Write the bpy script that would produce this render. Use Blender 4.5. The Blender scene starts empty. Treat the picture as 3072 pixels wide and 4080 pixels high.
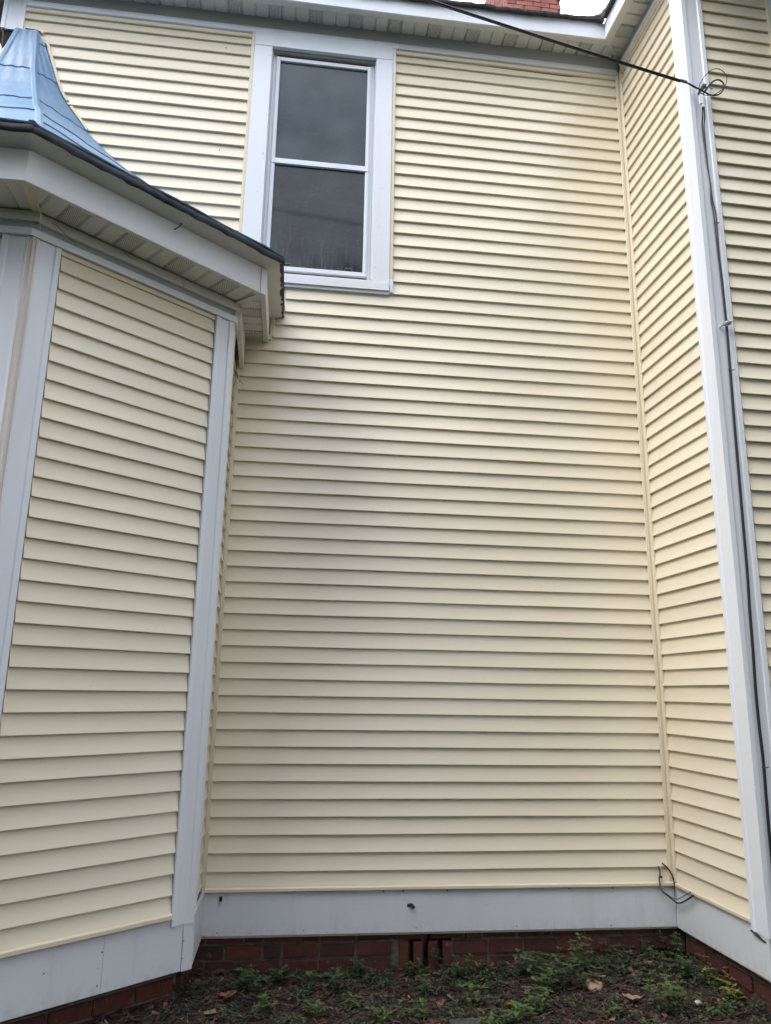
import bpy, bmesh, math, random
from mathutils import Vector, Matrix, noise as mnoise
import numpy as np
R_ = math.radians
rng = random.Random(7)
S = bpy.context.scene
COL = S.collection

# ------------------------------------------------------------------ camera
cam = bpy.data.cameras.new('camera'); camo = bpy.data.objects.new('camera', cam); COL.objects.link(camo)
cam.sensor_fit = 'HORIZONTAL'; cam.sensor_width = 36; cam.lens = 35.003; cam.clip_start = .05; cam.clip_end = 800
right = Vector((.99210083, -.12445784, .01569042)); up = Vector((-.04416771, -.22949886, .97230627)); fwd = Vector((.1174102, .96531887, .23318303))
M = Matrix((right, up, -fwd)).transposed().to_4x4(); M.translation = (-1.93835, -4.88277, 1.05193)
camo.matrix_world = M
S.camera = camo
# ------------------------------------------------------------------ sky and sun
SUN_EL, SUN_AZ = 48, 244           # azimuth clockwise from +Y: front left of the wall
W = bpy.data.worlds.new('World'); S.world = W; W.use_nodes = True
nt = W.node_tree; nt.nodes.clear()
def nn(t, **k):
    n = nt.nodes.new(t)
    for a, b in k.items(): setattr(n, a, b)
    return n
wo = nn('ShaderNodeOutputWorld'); bg = nn('ShaderNodeBackground'); sky = nn('ShaderNodeTexSky')
sky.sky_type = 'NISHITA'; sky.sun_disc = False; sky.sun_elevation = R_(SUN_EL); sky.sun_rotation = R_(SUN_AZ)
sky.altitude = 100; sky.air_density = 1; sky.dust_density = 1.2
bg.inputs['Strength'].default_value = .1
tc = nn('ShaderNodeTexCoord'); mp = nn('ShaderNodeMapping'); mp.inputs['Scale'].default_value = (1, 1, 2.2)
cn = nn('ShaderNodeTexNoise'); cn.inputs['Scale'].default_value = 2.6; cn.inputs['Detail'].default_value = 7; cn.inputs['Roughness'].default_value = .55
cr = nn('ShaderNodeValToRGB'); cr.color_ramp.elements[0].position = .36; cr.color_ramp.elements[0].color = (.45, .45, .45, 1)
cr.color_ramp.elements[1].position = .56; cr.color_ramp.elements[1].color = (1, 1, 1, 1)
mx = nn('ShaderNodeMix', data_type='RGBA'); mx.inputs['B'].default_value = (7.1, 7.4, 8.2, 1)
L = nt.links.new
L(tc.outputs['Generated'], mp.inputs[0]); L(mp.outputs[0], cn.inputs['Vector']); L(cn.outputs['Fac'], cr.inputs[0])
L(cr.outputs[0], mx.inputs['Factor']); L(sky.outputs[0], mx.inputs['A']); L(mx.outputs['Result'], bg.inputs[0]); L(bg.outputs[0], wo.inputs[0])
sl = bpy.data.lights.new('sun', 'SUN'); sl.energy = .6; sl.angle = R_(36); sl.color = (1, .97, .93)
so = bpy.data.objects.new('sun', sl); COL.objects.link(so)
sd = Vector((math.sin(R_(SUN_AZ)) * math.cos(R_(SUN_EL)), math.cos(R_(SUN_AZ)) * math.cos(R_(SUN_EL)), math.sin(R_(SUN_EL))))
so.rotation_euler = sd.to_track_quat('Z', 'Y').to_euler(); so.location = (-8, -12, 14)
V = S.view_settings; V.view_transform = 'Standard'; V.look = 'None'; V.exposure = 2.12; V.gamma = 1; V.use_curve_mapping = False
S.cycles.max_bounces = 8; S.cycles.use_denoising = True

# ------------------------------------------------------------------ materials
class Mat:
    def __init__(s, name):
        s.m = bpy.data.materials.new(name); s.m.use_nodes = True; s.t = s.m.node_tree; s.t.nodes.clear()
        s.o = s.n('ShaderNodeOutputMaterial'); s.b = s.n('ShaderNodeBsdfPrincipled'); s.l(s.b.outputs[0], s.o.inputs[0])
        s.g = s.n('ShaderNodeNewGeometry'); s.pos = s.g.outputs['Position']; s.oi = s.n('ShaderNodeObjectInfo')
    def n(s, t, **k):
        x = s.t.nodes.new(t)
        for a, b in k.items(): setattr(x, a, b)
        return x
    def l(s, a, b): s.t.links.new(a, b)
    def set(s, **k):
        for a, b in k.items(): s.b.inputs[a.replace('_', ' ')].default_value = b
    def noise(s, scale, detail=4, rough=.55, stretch=None, vec=None):
        v = vec or s.pos
        if stretch:
            mm = s.n('ShaderNodeMapping'); mm.inputs['Scale'].default_value = stretch; s.l(v, mm.inputs[0]); v = mm.outputs[0]
        x = s.n('ShaderNodeTexNoise'); x.inputs['Scale'].default_value = scale; x.inputs['Detail'].default_value = detail; x.inputs['Roughness'].default_value = rough
        s.l(v, x.inputs['Vector']); return x.outputs['Fac']
    def ramp(s, f, stops):
        x = s.n('ShaderNodeValToRGB'); e = x.color_ramp.elements
        while len(e) < len(stops): e.new(.5)
        for i, (p, c) in enumerate(stops):
            e[i].position = p; e[i].color = (c, c, c, 1) if isinstance(c, (int, float)) else (*c, 1)
        s.l(f, x.inputs[0]); return x.outputs[0]
    def mix(s, f, a, b, mode='MIX'):
        x = s.n('ShaderNodeMix', data_type='RGBA', blend_type=mode)
        for v, k in ((f, 'Factor'), (a, 'A'), (b, 'B')):
            if hasattr(v, 'links'): s.l(v, x.inputs[k])
            elif k == 'Factor': x.inputs[k].default_value = v
            else: x.inputs[k].default_value = (*v, 1)
        return x.outputs['Result']
    def math(s, op, a, b=0., c=0.):
        x = s.n('ShaderNodeMath', operation=op)
        for i, v in enumerate((a, b, c)):
            if hasattr(v, 'links'): s.l(v, x.inputs[i])
            else: x.inputs[i].default_value = v
        return x.outputs[0]
    def xyz(s, v=None):
        x = s.n('ShaderNodeSeparateXYZ'); s.l(v or s.pos, x.inputs[0]); return x.outputs
    def col(s, c): s.l(c, s.b.inputs['Base Color'])
    def rough(s, f, lo, hi):
        x = s.n('ShaderNodeMapRange'); s.l(f, x.inputs[0]); x.inputs[3].default_value = lo; x.inputs[4].default_value = hi; s.l(x.outputs[0], s.b.inputs['Roughness'])
    def bump(s, f, strength, dist):
        x = s.n('ShaderNodeBump'); x.inputs['Strength'].default_value = strength; x.inputs['Distance'].default_value = dist
        s.l(f, x.inputs['Height']); s.l(x.outputs[0], s.b.inputs['Normal'])

def specks(m, base, scale=55, amount=.06, colr=(.06, .05, .04)):
    """small insect and mildew specks: sparse dark dots scattered over a surface"""
    vo = m.n('ShaderNodeTexVoronoi'); vo.inputs['Scale'].default_value = scale; m.l(m.pos, vo.inputs['Vector'])
    d = m.math('LESS_THAN', vo.outputs['Distance'], .085)
    w = m.n('ShaderNodeTexWhiteNoise'); m.l(vo.outputs['Position'], w.inputs[0])
    k = m.math('LESS_THAN', w.outputs['Value'], amount)
    return m.mix(m.math('MULTIPLY', d, m.math('MULTIPLY', k, .75)), base, colr)

def make_vinyl(name, base, var, rough=.28, dirt=(.40, .33, .20)):
    m = Mat(name)
    n1 = m.noise(1.3, 5)
    c = m.mix(m.ramp(n1, [(.3, 0), (.7, 1)]), base, var)
    ob = m.math('MULTIPLY_ADD', m.oi.outputs['Random'], .08, .96)
    hv = m.n('ShaderNodeHueSaturation'); m.l(c, hv.inputs['Color']); m.l(ob, hv.inputs['Value']); c = hv.outputs[0]
    c = specks(m, c)
    m.col(c)
    g = m.noise(60, 4, .6, (.25, .25, 6)); w = m.noise(1.6, 1, .4, (1, 1, 2.5))
    m.rough(m.noise(3, 2), rough - .02, rough + .06); m.b.inputs['Specular IOR Level'].default_value = .55
    b1 = m.n('ShaderNodeBump'); b1.inputs['Strength'].default_value = .12; b1.inputs['Distance'].default_value = .001; m.l(g, b1.inputs['Height'])
    b2 = m.n('ShaderNodeBump'); b2.inputs['Strength'].default_value = .22; b2.inputs['Distance'].default_value = .008; m.l(w, b2.inputs['Height']); m.l(b1.outputs[0], b2.inputs['Normal'])
    m.l(b2.outputs[0], m.b.inputs['Normal'])
    return m
CREAM = make_vinyl('cream_vinyl', (.70, .622, .468), (.72, .65, .50)).m
CREAMT = make_vinyl('cream_trim', (.66, .58, .42), (.68, .605, .45), .42).m
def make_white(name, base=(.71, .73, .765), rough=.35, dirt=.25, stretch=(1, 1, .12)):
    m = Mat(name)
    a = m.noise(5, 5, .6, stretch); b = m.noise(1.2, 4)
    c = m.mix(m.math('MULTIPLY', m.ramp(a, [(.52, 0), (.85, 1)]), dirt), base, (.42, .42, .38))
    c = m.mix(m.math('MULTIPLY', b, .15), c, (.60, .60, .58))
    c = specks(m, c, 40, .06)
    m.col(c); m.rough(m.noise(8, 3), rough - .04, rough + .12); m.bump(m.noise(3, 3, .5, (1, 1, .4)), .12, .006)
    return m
WHITE = make_white('white_aluminium').m
FASC = make_white('white_fascia', (.60, .60, .60), .40, .25, (1, 1, 1)).m
SOFF = make_white('beige_soffit', (.66, .65, .61), .5, .3, (1, 1, 1)).m
FRIEZE = make_white('shaded_grey_frieze', (.36, .38, .38), .5, .35, (1, 1, 1)).m  # darkened grey paints in the shade under soffits and window head
def make_vent():
    m = make_white('vented_soffit', (.66, .65, .61), .5, .3, (1, 1, 1))
    old = m.b.inputs['Base Color'].links[0].from_socket
    vo = m.n('ShaderNodeTexVoronoi'); vo.voronoi_dimensions = '2D'; vo.inputs['Scale'].default_value = 92; vo.inputs['Randomness'].default_value = .12; m.l(m.pos, vo.inputs['Vector'])
    d = m.math('LESS_THAN', vo.outputs['Distance'], .30)
    m.col(m.mix(m.math('MULTIPLY', d, .85), old, (.02, .02, .02))); return m.m
VENT = make_vent()
def make_rusty():
    m = make_white('white_trim_rust_streak')
    old = m.b.inputs['Base Color'].links[0].from_socket
    p = m.xyz()
    # rust has run down from the gutter line along the corner edge and fades towards the ground
    dx = m.math('SUBTRACT', p[0], -3.333); dy = m.math('SUBTRACT', p[1], -1.287)
    d = m.math('SQRT', m.math('ADD', m.math('MULTIPLY', dx, dx), m.math('MULTIPLY', dy, dy)))
    st = m.noise(22, 3, .6, (1, 1, .06))
    f = m.ramp(m.math('ADD', d, m.math('MULTIPLY', st, .03)), [(.022, 1), (.055, 0)])
    zf = m.ramp(m.math('MULTIPLY', p[2], .29), [(.25, .25), (.95, 1)])
    m.col(m.mix(m.math('MULTIPLY', m.math('MULTIPLY', f, zf), .66), old, (.48, .33, .20))); return m.m
RUSTY = make_rusty()
def make_skirt():
    m = make_white('white_skirt', (.60, .62, .64), .42, .3, (1, 1, .3))
    g = m.noise(70, 4, .65, (.15, .15, 2.2)); m.bump(g, .35, .002)
    old = m.b.inputs['Base Color'].links[0].from_socket; p = m.xyz(); sp_ = m.noise(24, 6, .7, (1, 1, .5))
    low = m.n('ShaderNodeMapRange'); m.l(p[2], low.inputs[0]); low.inputs[1].default_value = -.27; low.inputs[2].default_value = -.35
    st = m.noise(18, 4, .6, (1, 1, .08))
    c = m.mix(m.math('MULTIPLY', m.math('MULTIPLY', m.ramp(sp_, [(.45, 0), (.7, 1)]), low.outputs[0]), .35), old, (.20, .15, .10))
    c = m.mix(m.math('MULTIPLY', m.ramp(st, [(.58, 0), (.78, 1)]), .22), c, (.33, .33, .28)); m.col(c); return m.m
SKIRT = make_skirt()
def make_simple(name, c, rough=.5, metallic=0., c2=None, sc=8, bump=0.):
    m = Mat(name); f = m.noise(sc, 5)
    m.col(m.mix(m.ramp(f, [(.35, 0), (.7, 1)]), c, c2 or tuple(x * .75 for x in c)))
    m.set(Roughness=rough, Metallic=metallic)
    if bump: m.bump(f, .5, bump)
    return m.m
def make_brick(name, a, b, c):
    m = Mat(name)
    r = m.oi.outputs['Random']
    base = m.ramp(r, [(0, a), (.5, b), (1, c)])
    n = m.noise(14, 6, .65)
    base = m.mix(m.math('MULTIPLY', m.ramp(n, [(.42, 0), (.75, 1)]), .6), base, tuple(x * .35 for x in a))
    base = m.mix(m.math('MULTIPLY', m.ramp(m.noise(32, 4), [(.62, 0), (.8, 1)]), .4), base, (.30, .24, .19))
    m.col(base); m.set(Roughness=.9); m.bump(m.noise(45, 6, .7), .7, .006); return m.m
BRICK = make_brick('foundation_brick', (.060, .018, .012), (.095, .025, .015), (.034, .014, .011))
CHIMB = make_brick('chimney_brick', (.25, .082, .062), (.30, .10, .075), (.20, .068, .052))
MORTAR = make_simple('mortar', (.15, .132, .10), .95, c2=(.07, .062, .048), sc=30, bump=.01)
CMORT = make_simple('chimney_mortar', (.10, .065, .055), .95, sc=30, bump=.006)
DARK = make_simple('dark_void', (.008, .008, .008), .9)
def make_roofmetal():
    m = Mat('blue_painted_metal')
    n = m.noise(2.2, 5); fl = m.noise(16, 8, .7, (1, 1, .6))
    c = m.mix(m.ramp(n, [(.3, 0), (.7, 1)]), (.14, .24, .37), (.19, .30, .44))
    c = m.mix(m.math('MULTIPLY', m.ramp(fl, [(.60, 0), (.72, 1)]), .5), c, (.34, .42, .51))
    c = m.mix(m.math('MULTIPLY', m.ramp(m.noise(38, 5), [(.66, 0), (.7, 1)]), .6), c, (.10, .12, .16))
    m.col(c); m.rough(m.noise(5, 4), .28, .50); m.bump(m.noise(4.5, 4), .5, .02); return m.m
ROOFM = make_roofmetal()
TAR = make_simple('tarred_edge', (.008, .010, .014), .75, c2=(.045, .062, .08), sc=7, bump=.02)
RUSTRED = make_simple('rusted_red_edge', (.06, .022, .018), .7, c2=(.025, .015, .014), sc=40, bump=.02)
SHING = make_simple('dark_shingle', (.035, .037, .042), .9, c2=(.09, .09, .09), sc=25, bump=.02)
BARE = make_simple('bare_wood', (.22, .11, .06), .8, c2=(.10, .06, .04), sc=20, bump=.004)
CABLE = make_simple('black_cable', (.018, .018, .020), .42, sc=30)
GREYC = make_simple('grey_cable', (.16, .16, .155), .5, sc=30)
ZINC = make_simple('galvanised_steel', (.62, .63, .64), .35, .7, sc=40)
PORC = make_simple('white_clamp', (.78, .80, .82), .3, .2, sc=40)
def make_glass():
    m = Mat('dusty_glass_painted_reflection')
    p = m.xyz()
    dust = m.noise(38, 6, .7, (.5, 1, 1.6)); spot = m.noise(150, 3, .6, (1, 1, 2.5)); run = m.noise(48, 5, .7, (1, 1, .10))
    c = m.mix(m.ramp(m.noise(2.6, 3), [(.35, 0), (.68, 1)]), (.004, .008, .009), (.020, .032, .036))  # broad paler patches painted in as soft reflections
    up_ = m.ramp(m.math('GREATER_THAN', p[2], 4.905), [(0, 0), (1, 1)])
    c = m.mix(m.math('MULTIPLY', up_, m.math('MULTIPLY_ADD', m.ramp(m.noise(2.2, 2), [(.35, 0), (.65, 1)]), .6, .2)), c, (.075, .098, .112))  # upper pane lightened with a painted reflected haze
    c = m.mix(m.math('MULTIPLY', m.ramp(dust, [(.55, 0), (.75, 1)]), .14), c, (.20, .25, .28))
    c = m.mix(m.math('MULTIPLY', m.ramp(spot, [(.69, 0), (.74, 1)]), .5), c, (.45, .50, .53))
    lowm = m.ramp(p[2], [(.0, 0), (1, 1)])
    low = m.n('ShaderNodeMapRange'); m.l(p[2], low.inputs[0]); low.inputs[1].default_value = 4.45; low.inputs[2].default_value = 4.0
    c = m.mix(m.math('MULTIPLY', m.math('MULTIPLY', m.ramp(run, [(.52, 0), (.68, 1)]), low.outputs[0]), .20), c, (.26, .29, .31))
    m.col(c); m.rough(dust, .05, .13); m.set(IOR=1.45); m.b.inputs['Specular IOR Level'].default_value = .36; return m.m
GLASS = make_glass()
def make_ground():
    m = Mat('soil_and_mulch')
    p = m.xyz(); n = m.noise(28, 8, .7); n2 = m.noise(3, 4)
    soil = m.mix(m.ramp(n, [(.3, 0), (.7, 1)]), (.010, .007, .005), (.034, .019, .013))
    grass = m.mix(m.ramp(m.noise(9, 8, .7), [(.35, 0), (.7, 1)]), (.020, .035, .010), (.055, .085, .025))
    f = m.math('ADD', p[1], m.math('MULTIPLY', n2, .8))
    m.col(m.mix(m.ramp(m.math('MULTIPLY_ADD', f, -.3, -.7), [(.0, 0), (.15, 1)]), soil, grass))
    m.set(Roughness=.95); m.bump(n, .9, .02); return m.m
GROUND = make_ground()
def make_chip():
    m = Mat('bark_mulch')
    at = m.n('ShaderNodeAttribute', attribute_name='tone')
    c = m.ramp(at.outputs['Fac'], [(0, (.008, .005, .004)), (.45, (.040, .020, .013)), (.8, (.125, .062, .038)), (1, (.27, .17, .11))])
    m.col(m.mix(m.math('MULTIPLY', m.noise(60, 4), .5), c, (.02, .012, .01))); m.set(Roughness=.75); return m.m
CHIP = make_chip()
def make_leaf(name, a, b, gloss=.35):
    m = Mat(name)
    at = m.n('ShaderNodeAttribute', attribute_name='tone')
    c = m.mix(at.outputs['Fac'], a, b)
    c = m.mix(m.math('MULTIPLY', m.ramp(m.noise(70, 4), [(.5, 0), (.75, 1)]), .4), c, tuple(x * .5 for x in a))
    m.col(c); m.set(Roughness=gloss)
    tr = m.n('ShaderNodeBsdfTranslucent'); m.l(c, tr.inputs[0]); ms = m.n('ShaderNodeMixShader'); ms.inputs[0].default_value = .2
    m.l(m.b.outputs[0], ms.inputs[1]); m.l(tr.outputs[0], ms.inputs[2]); m.l(ms.outputs[0], m.o.inputs[0]); return m.m
LEAF = [make_leaf('vine_leaf', (.026, .050, .020), (.066, .108, .044), .35), make_leaf('seedling_leaf', (.030, .066, .015), (.085, .150, .036), .4),
        make_leaf('yellow_leaf', (.09, .11, .020), (.22, .20, .05), .5)]
STEM = make_simple('green_stem', (.06, .07, .03), .7, c2=(.07, .045, .03))
TREEL = make_leaf('tree_leaf', (.018, .036, .010), (.045, .075, .022), .5)
BARK = make_simple('tree_bark', (.06, .045, .035), .9, bump=.02)

# ------------------------------------------------------------------ mesh helpers
WL = {}                                     # world location of every parent
def empty(name, loc):
    o = bpy.data.objects.new(name, None); o.location = loc; COL.objects.link(o); WL[o.name] = Vector(loc); return o
def obj(name, verts, faces, mat, parent=None, origin=None, smooth=None, mats=None, fm=None, tones=None):
    vs = [Vector(v) for v in verts]
    if origin is None:
        lo = [min(v[i] for v in vs) for i in range(3)]; hi = [max(v[i] for v in vs) for i in range(3)]
        origin = Vector(((lo[0] + hi[0]) / 2, (lo[1] + hi[1]) / 2, lo[2]))
    origin = Vector(origin)
    me = bpy.data.meshes.new(name)
    me.from_pydata([v - origin for v in vs], [], faces)
    for mm in (mats or [mat]): me.materials.append(mm)
    if fm: me.polygons.foreach_set('material_index', fm)
    if tones is not None:
        at = me.attributes.new('tone', 'FLOAT', 'FACE'); at.data.foreach_set('value', tones)
    me.update()
    if smooth is not None:
        me.shade_smooth(); me.set_sharp_from_angle(angle=R_(smooth))
    o = bpy.data.objects.new(name, me); COL.objects.link(o)
    if parent: o.parent = parent; o.location = origin - WL[parent.name]
    else: o.location = origin
    WL[o.name] = origin
    return o
def tag(o, label=None, cat=None, group=None, kind=None):
    if label: o['label'] = label
    if cat: o['category'] = cat
    if group: o['group'] = group
    if kind: o['kind'] = kind
    return o
class Fr:
    """wall frame: s runs along the wall, o out of it, z up"""
    def __init__(s, p, d, n): s.p = Vector((*p, 0)); s.d = Vector((*d, 0)).normalized(); s.n = Vector((*n, 0)).normalized()
    def __call__(s, a, o, z): v = s.p + s.d * a + s.n * o; v.z = z; return v
class MB:
    def __init__(s): s.v = []; s.f = []; s.m = []
    def add(s, vs, fs, mi=0):
        k = len(s.v); s.v += [Vector(v) for v in vs]; s.f += [tuple(i + k for i in f) for f in fs]; s.m += [mi] * len(fs); return s
    def box(s, F, a0, a1, o0, o1, z0, z1, ch=0., mi=0):
        if ch:   # chamfered front edges
            return s.prism([F(a0, o0, 0), F(a0, o1 - ch, 0), F(a0 + ch, o1, 0), F(a1 - ch, o1, 0), F(a1, o1 - ch, 0), F(a1, o0, 0)], z0, z1, mi)
        p = [F(a, o, z) for z in (z0, z1) for a, o in ((a0, o0), (a1, o0), (a1, o1), (a0, o1))]
        return s.add(p, [(0, 3, 2, 1), (4, 5, 6, 7), (0, 1, 5, 4), (1, 2, 6, 5), (2, 3, 7, 6), (3, 0, 4, 7)], mi)
    def prism(s, plan, z0, z1, mi=0):
        n = len(plan)
        vs = [Vector((p[0], p[1], z0)) for p in plan] + [Vector((p[0], p[1], z1)) for p in plan]
        fs = [tuple(range(n))[::-1], tuple(range(n, 2 * n))] + [(i, (i + 1) % n, n + (i + 1) % n, n + i) for i in range(n)]
        return s.add(vs, fs, mi)
    def sweep(s, prof, rings, mi=0, closed=True):
        """prof(ring) -> list of points; connect successive rings"""
        pts = [prof(r) for r in rings]; n = len(pts[0]); vs = [p for r in pts for p in r]; fs = []
        for i in range(len(pts) - 1):
            for j in range(n if closed else n - 1):
                a = i * n + j; b = i * n + (j + 1) % n; fs.append((a, b, b + n, a + n))
        if closed: fs += [tuple(range(n))[::-1], tuple(range((len(pts) - 1) * n, len(pts) * n))]
        return s.add(vs, fs, mi)
    def tube(s, path, r, seg=6, mi=0):
        path = [Vector(p) for p in path]
        rs = r if isinstance(r, (list, tuple)) else [r] * len(path)
        rings = []; u = None
        for i, p in enumerate(path):
            t = (path[min(i + 1, len(path) - 1)] - path[max(i - 1, 0)]).normalized()
            if u is None: u = t.orthogonal().normalized()
            u = (u - t * u.dot(t)).normalized(); w = t.cross(u)
            rings.append([p + (u * math.cos(2 * math.pi * k / seg) + w * math.sin(2 * math.pi * k / seg)) * rs[i] for k in range(seg)])
        return s.sweep(lambda r_: r_, rings, mi)
    def build(s, name, mat, parent=None, smooth=None, mats=None, origin=None):
        o = obj(name, s.v, s.f, mat, parent, origin, None, mats, s.m if mats else None)
        bm = bmesh.new(); bm.from_mesh(o.data); bmesh.ops.recalc_face_normals(bm, faces=bm.faces); bm.to_mesh(o.data); bm.free()
        if smooth is not None: o.data.shade_smooth(); o.data.set_sharp_from_angle(angle=R_(smooth))
        return o
def spline(pts, n=6):
    pts = [Vector(p) for p in pts]; out = []
    for i in range(len(pts) - 1):
        p0, p1, p2, p3 = pts[max(i - 1, 0)], pts[i], pts[i + 1], pts[min(i + 2, len(pts) - 1)]
        for k in range(n):
            t = k / n
            out.append(.5 * ((2 * p1) + (p2 - p0) * t + (2 * p0 - 5 * p1 + 4 * p2 - p3) * t * t + (3 * p1 - p0 - 3 * p2 + p3) * t ** 3))
    return out + [pts[-1]]
def interp(x, xs, ys): return float(np.interp(x, xs, ys))

# ------------------------------------------------------------------ frames of the walls
P = .1016                                   # siding exposure
BK = Fr((0, .0189), (1, 0), (0, -1))        # recessed wall, s = x
SD = Fr((.5466, -.0002), (.0242, -.9997), (-.9997, -.0242))   # side wall running towards the viewer
FT = Fr((.7064, -.9126), (.99975, .0223), (.0223, -.99975))    # front wall at the right
AD = Vector((.77430238, .63281578)); AN = Vector((.63281578, -.77430238))
A1 = Vector((-2.48985, -.58425))
BA = Fr(A1 - AN * .0189, AD, AN)            # angled face of the bay, s = 0 at the siding's right end
CR = A1 + AD * .157 - AN * .004             # right hand corner of the bay
CL = A1 - AD * 1.088 - AN * .004            # left hand corner of the bay
BX = CR.x + .0
BR = Fr((BX, CR.y), (0, 1), (1, 0))         # bay face running back to the wall
BF = Fr((CL.x, CL.y), (1, 0), (0, -1))      # front face of the bay, s negative to the left

# ------------------------------------------------------------------ ground
def bed_h(x, y):
    h = -.548 + .05 * max(0, min(1, (x + .9) / 1.0)) * max(0, min(1, (y + 1.4) / 1.2))
    h += .05 * max(0, min(1, (-2.1 - x) / .5)) * max(0, min(1, (y + 1.6) / 1.))
    h += .022 * (mnoise.noise(Vector((x * 3.1, y * 3.1, 0)))) + .012 * mnoise.noise(Vector((x * 11, y * 11, 3)))
    if y < -2.2: h -= min(.12, (-2.2 - y) * .04)
    return h
def axis(lo, hi, a, b, st):
    v = list(np.arange(a, b + 1e-6, st)); x = a; d = st
    while x > lo: d *= 1.45; x -= d; v.insert(0, max(x, lo))
    x = b; d = st
    while x < hi: d *= 1.45; x += d; v.append(min(x, hi))
    return v
gx = axis(-300, 300, -3.4, 1.4, .045); gy = axis(-300, 300, -2.4, .3, .045)
gv = [(x, y, bed_h(x, y)) for y in gy for x in gx]; w_ = len(gx)
gf = [(j * w_ + i, j * w_ + i + 1, (j + 1) * w_ + i + 1, (j + 1) * w_ + i) for j in range(len(gy) - 1) for i in range(w_ - 1)]
tag(obj('ground', gv, gf, GROUND, origin=(0, 0, 0), smooth=60), kind='structure')

# ------------------------------------------------------------------ the house
house = empty('house', (-1.2, 1.0, -.55))
tag(house, 'cream clapboard house with white trim, polygonal bay and brick foundation', 'house')

def course(F, parent, a0b, a1b, a0t, a1t, z0, h=P, seed=0, mat=None, wav=.0007, name='siding_panel', topwave=None):
    """one clapboard course: sloping face, rounded butt and underside, gently bowed along its length"""
    n = max(3, int((a1b - a0b) / .22) + 1); rr = random.Random(seed * 7919 + 13)
    ph = [rr.uniform(0, 6.28) for _ in range(4)]
    prof = [(.0022, h + .004), (.0052, h * .72), (.0146, .016), (.0183, .0065), (.0189, .002), (.0175, -.0004), (.0030, .0003)]
    rings = []
    for i in range(n + 1):
        t = i / n; x = a0b + (a1b - a0b) * t
        dz = wav * (math.sin(x * 2.3 + ph[0]) + .6 * math.sin(x * 6.1 + ph[1])); do = wav * 1.1 * (math.sin(x * 3.1 + ph[2]) + .7 * math.sin(x * 7.7 + ph[3]))
        r = []
        for k, (o, z) in enumerate(prof):
            q = max(0, min(1, z / h)); a = (a0b * (1 - q) + a0t * q) * (1 - t) + (a1b * (1 - q) + a1t * q) * t
            zz = z + dz
            if topwave and k < 2: zz = z + topwave(x) * (1 if k == 0 else .4)
            r.append(F(a, o + do * (1 if k in (2, 3, 4, 5) else .3), z0 + zz))
        rings.append(r)
    m = MB(); m.sweep(lambda q: q, rings)
    return m.build(name, mat or CREAM, parent, smooth=28)

# ---- sheathing behind the siding
m = MB()
m.box(BK, -4.24, -2.285, -.16, -.002, -.36, 6.3); m.box(BK, -1.470, .54, -.16, -.002, -.36, 6.3)
m.box(BK, -2.285, -1.470, -.16, -.002, -.36, 3.948); m.box(BK, -2.285, -1.470, -.16, -.002, 5.890, 6.3)
wall_b = m.build('wall', CREAM, house)
m = MB(); m.box(SD, .02, .90, -.15, -.002, -.36, 6.4)
wall_s = m.build('wall', CREAM, house)
m = MB(); m.box(FT, -.14, .646, -.15, -.002, -.36, 6.4); m.box(FT, 1.754, 4.0, -.15, -.002, -.36, 6.4)
m.box(FT, .646, 1.754, -.15, -.002, -.36, 3.796); m.box(FT, .646, 1.754, -.15, -.002, 5.954, 6.4)
wall_f = m.build('wall', CREAM, house)
# far sides of the house, closed so that it stands as a volume
m = MB(); m.box(BK, -4.24, -4.10, -8.0, -.161, -.6, 6.3); m.box(BK, -4.24, 4.55, -8.1, -8.0, -.6, 6.3); m.box(BK, 4.41, 4.55, -8.0, .9, -.6, 6.4)
m.build('wall', CREAM, house)

# ---- bay roof line on the recessed wall (x, z)
RW = [(-4.10, 5.80), (-4.017, 5.785), (-3.942, 5.683), (-3.825, 5.354), (-3.746, 5.201), (-3.653, 5.073), (-3.582, 4.974), (-3.387, 4.786), (-3.235, 4.657), (-3.087, 4.565), (-2.976, 4.495), (-2.75, 4.34), (-2.45, 4.09), (-2.10, 3.70)]
rz = [p[1] for p in RW][::-1]; rx = [p[0] for p in RW][::-1]
def roof_x(z): return interp(z, rz, rx)
WX0, WX1, WZ0, WZ1 = -2.445, -1.317, 3.862, 6.02    # window opening incl. trim
XE = .497
k = 0
for k in range(-1, 59):
    z0 = k * P; z1 = z0 + P
    if k == -1: z0 = -.086; h = .086
    elif k == 58: h = 5.975 - z0
    else: h = P
    tw = None
    if k == 58: tw = lambda x: -.012 - .016 * max(0, math.sin(x * 4.1 + 2.2)) - .010 * max(0, math.sin(x * 9 + .5))
    # left part
    if z1 > WZ0:
        lb = max(-4.09, roof_x(max(z0, 3.7)) + .005); lt = max(-4.09, roof_x(max(z1, 3.7)) + .005)
        if z0 > 5.78: lb = lt = -4.112
        if k == 38: lb = lt = -2.11
        if lt < WX0 - .03 and k > 41:
            course(BK, wall_b, min(lb, WX0 - .01), WX0 + .004, lt, WX0 + .004, z0, h, k + 500)
        if k < 38.5 and z0 < WZ0: course(BK, wall_b, -2.09, XE, -2.09, XE, z0, WZ0 - z0 + .004 if False else h, k)
        else: course(BK, wall_b, WX1 - .004, XE, WX1 - .004, XE, z0, h, k, topwave=tw)
    else:
        l = -2.376
        if z1 > 3.47: l = -2.163
        if z1 > 3.66: l = -2.085
        if k == 37: course(BK, wall_b, l, -1.972, l, -1.972, z0, h, k); course(BK, wall_b, -1.9735, XE, -1.9735, XE, z0 + .001, h, k + 900)
        elif k in (35, 36):
            course(BK, wall_b, l, -1.372, l, -1.372, z0, h, k); course(BK, wall_b, -1.3735, XE, -1.3735, XE, z0 + .0012, h, k + 900)
        else: course(BK, wall_b, l, XE, l, XE, z0, h, k)
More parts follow.
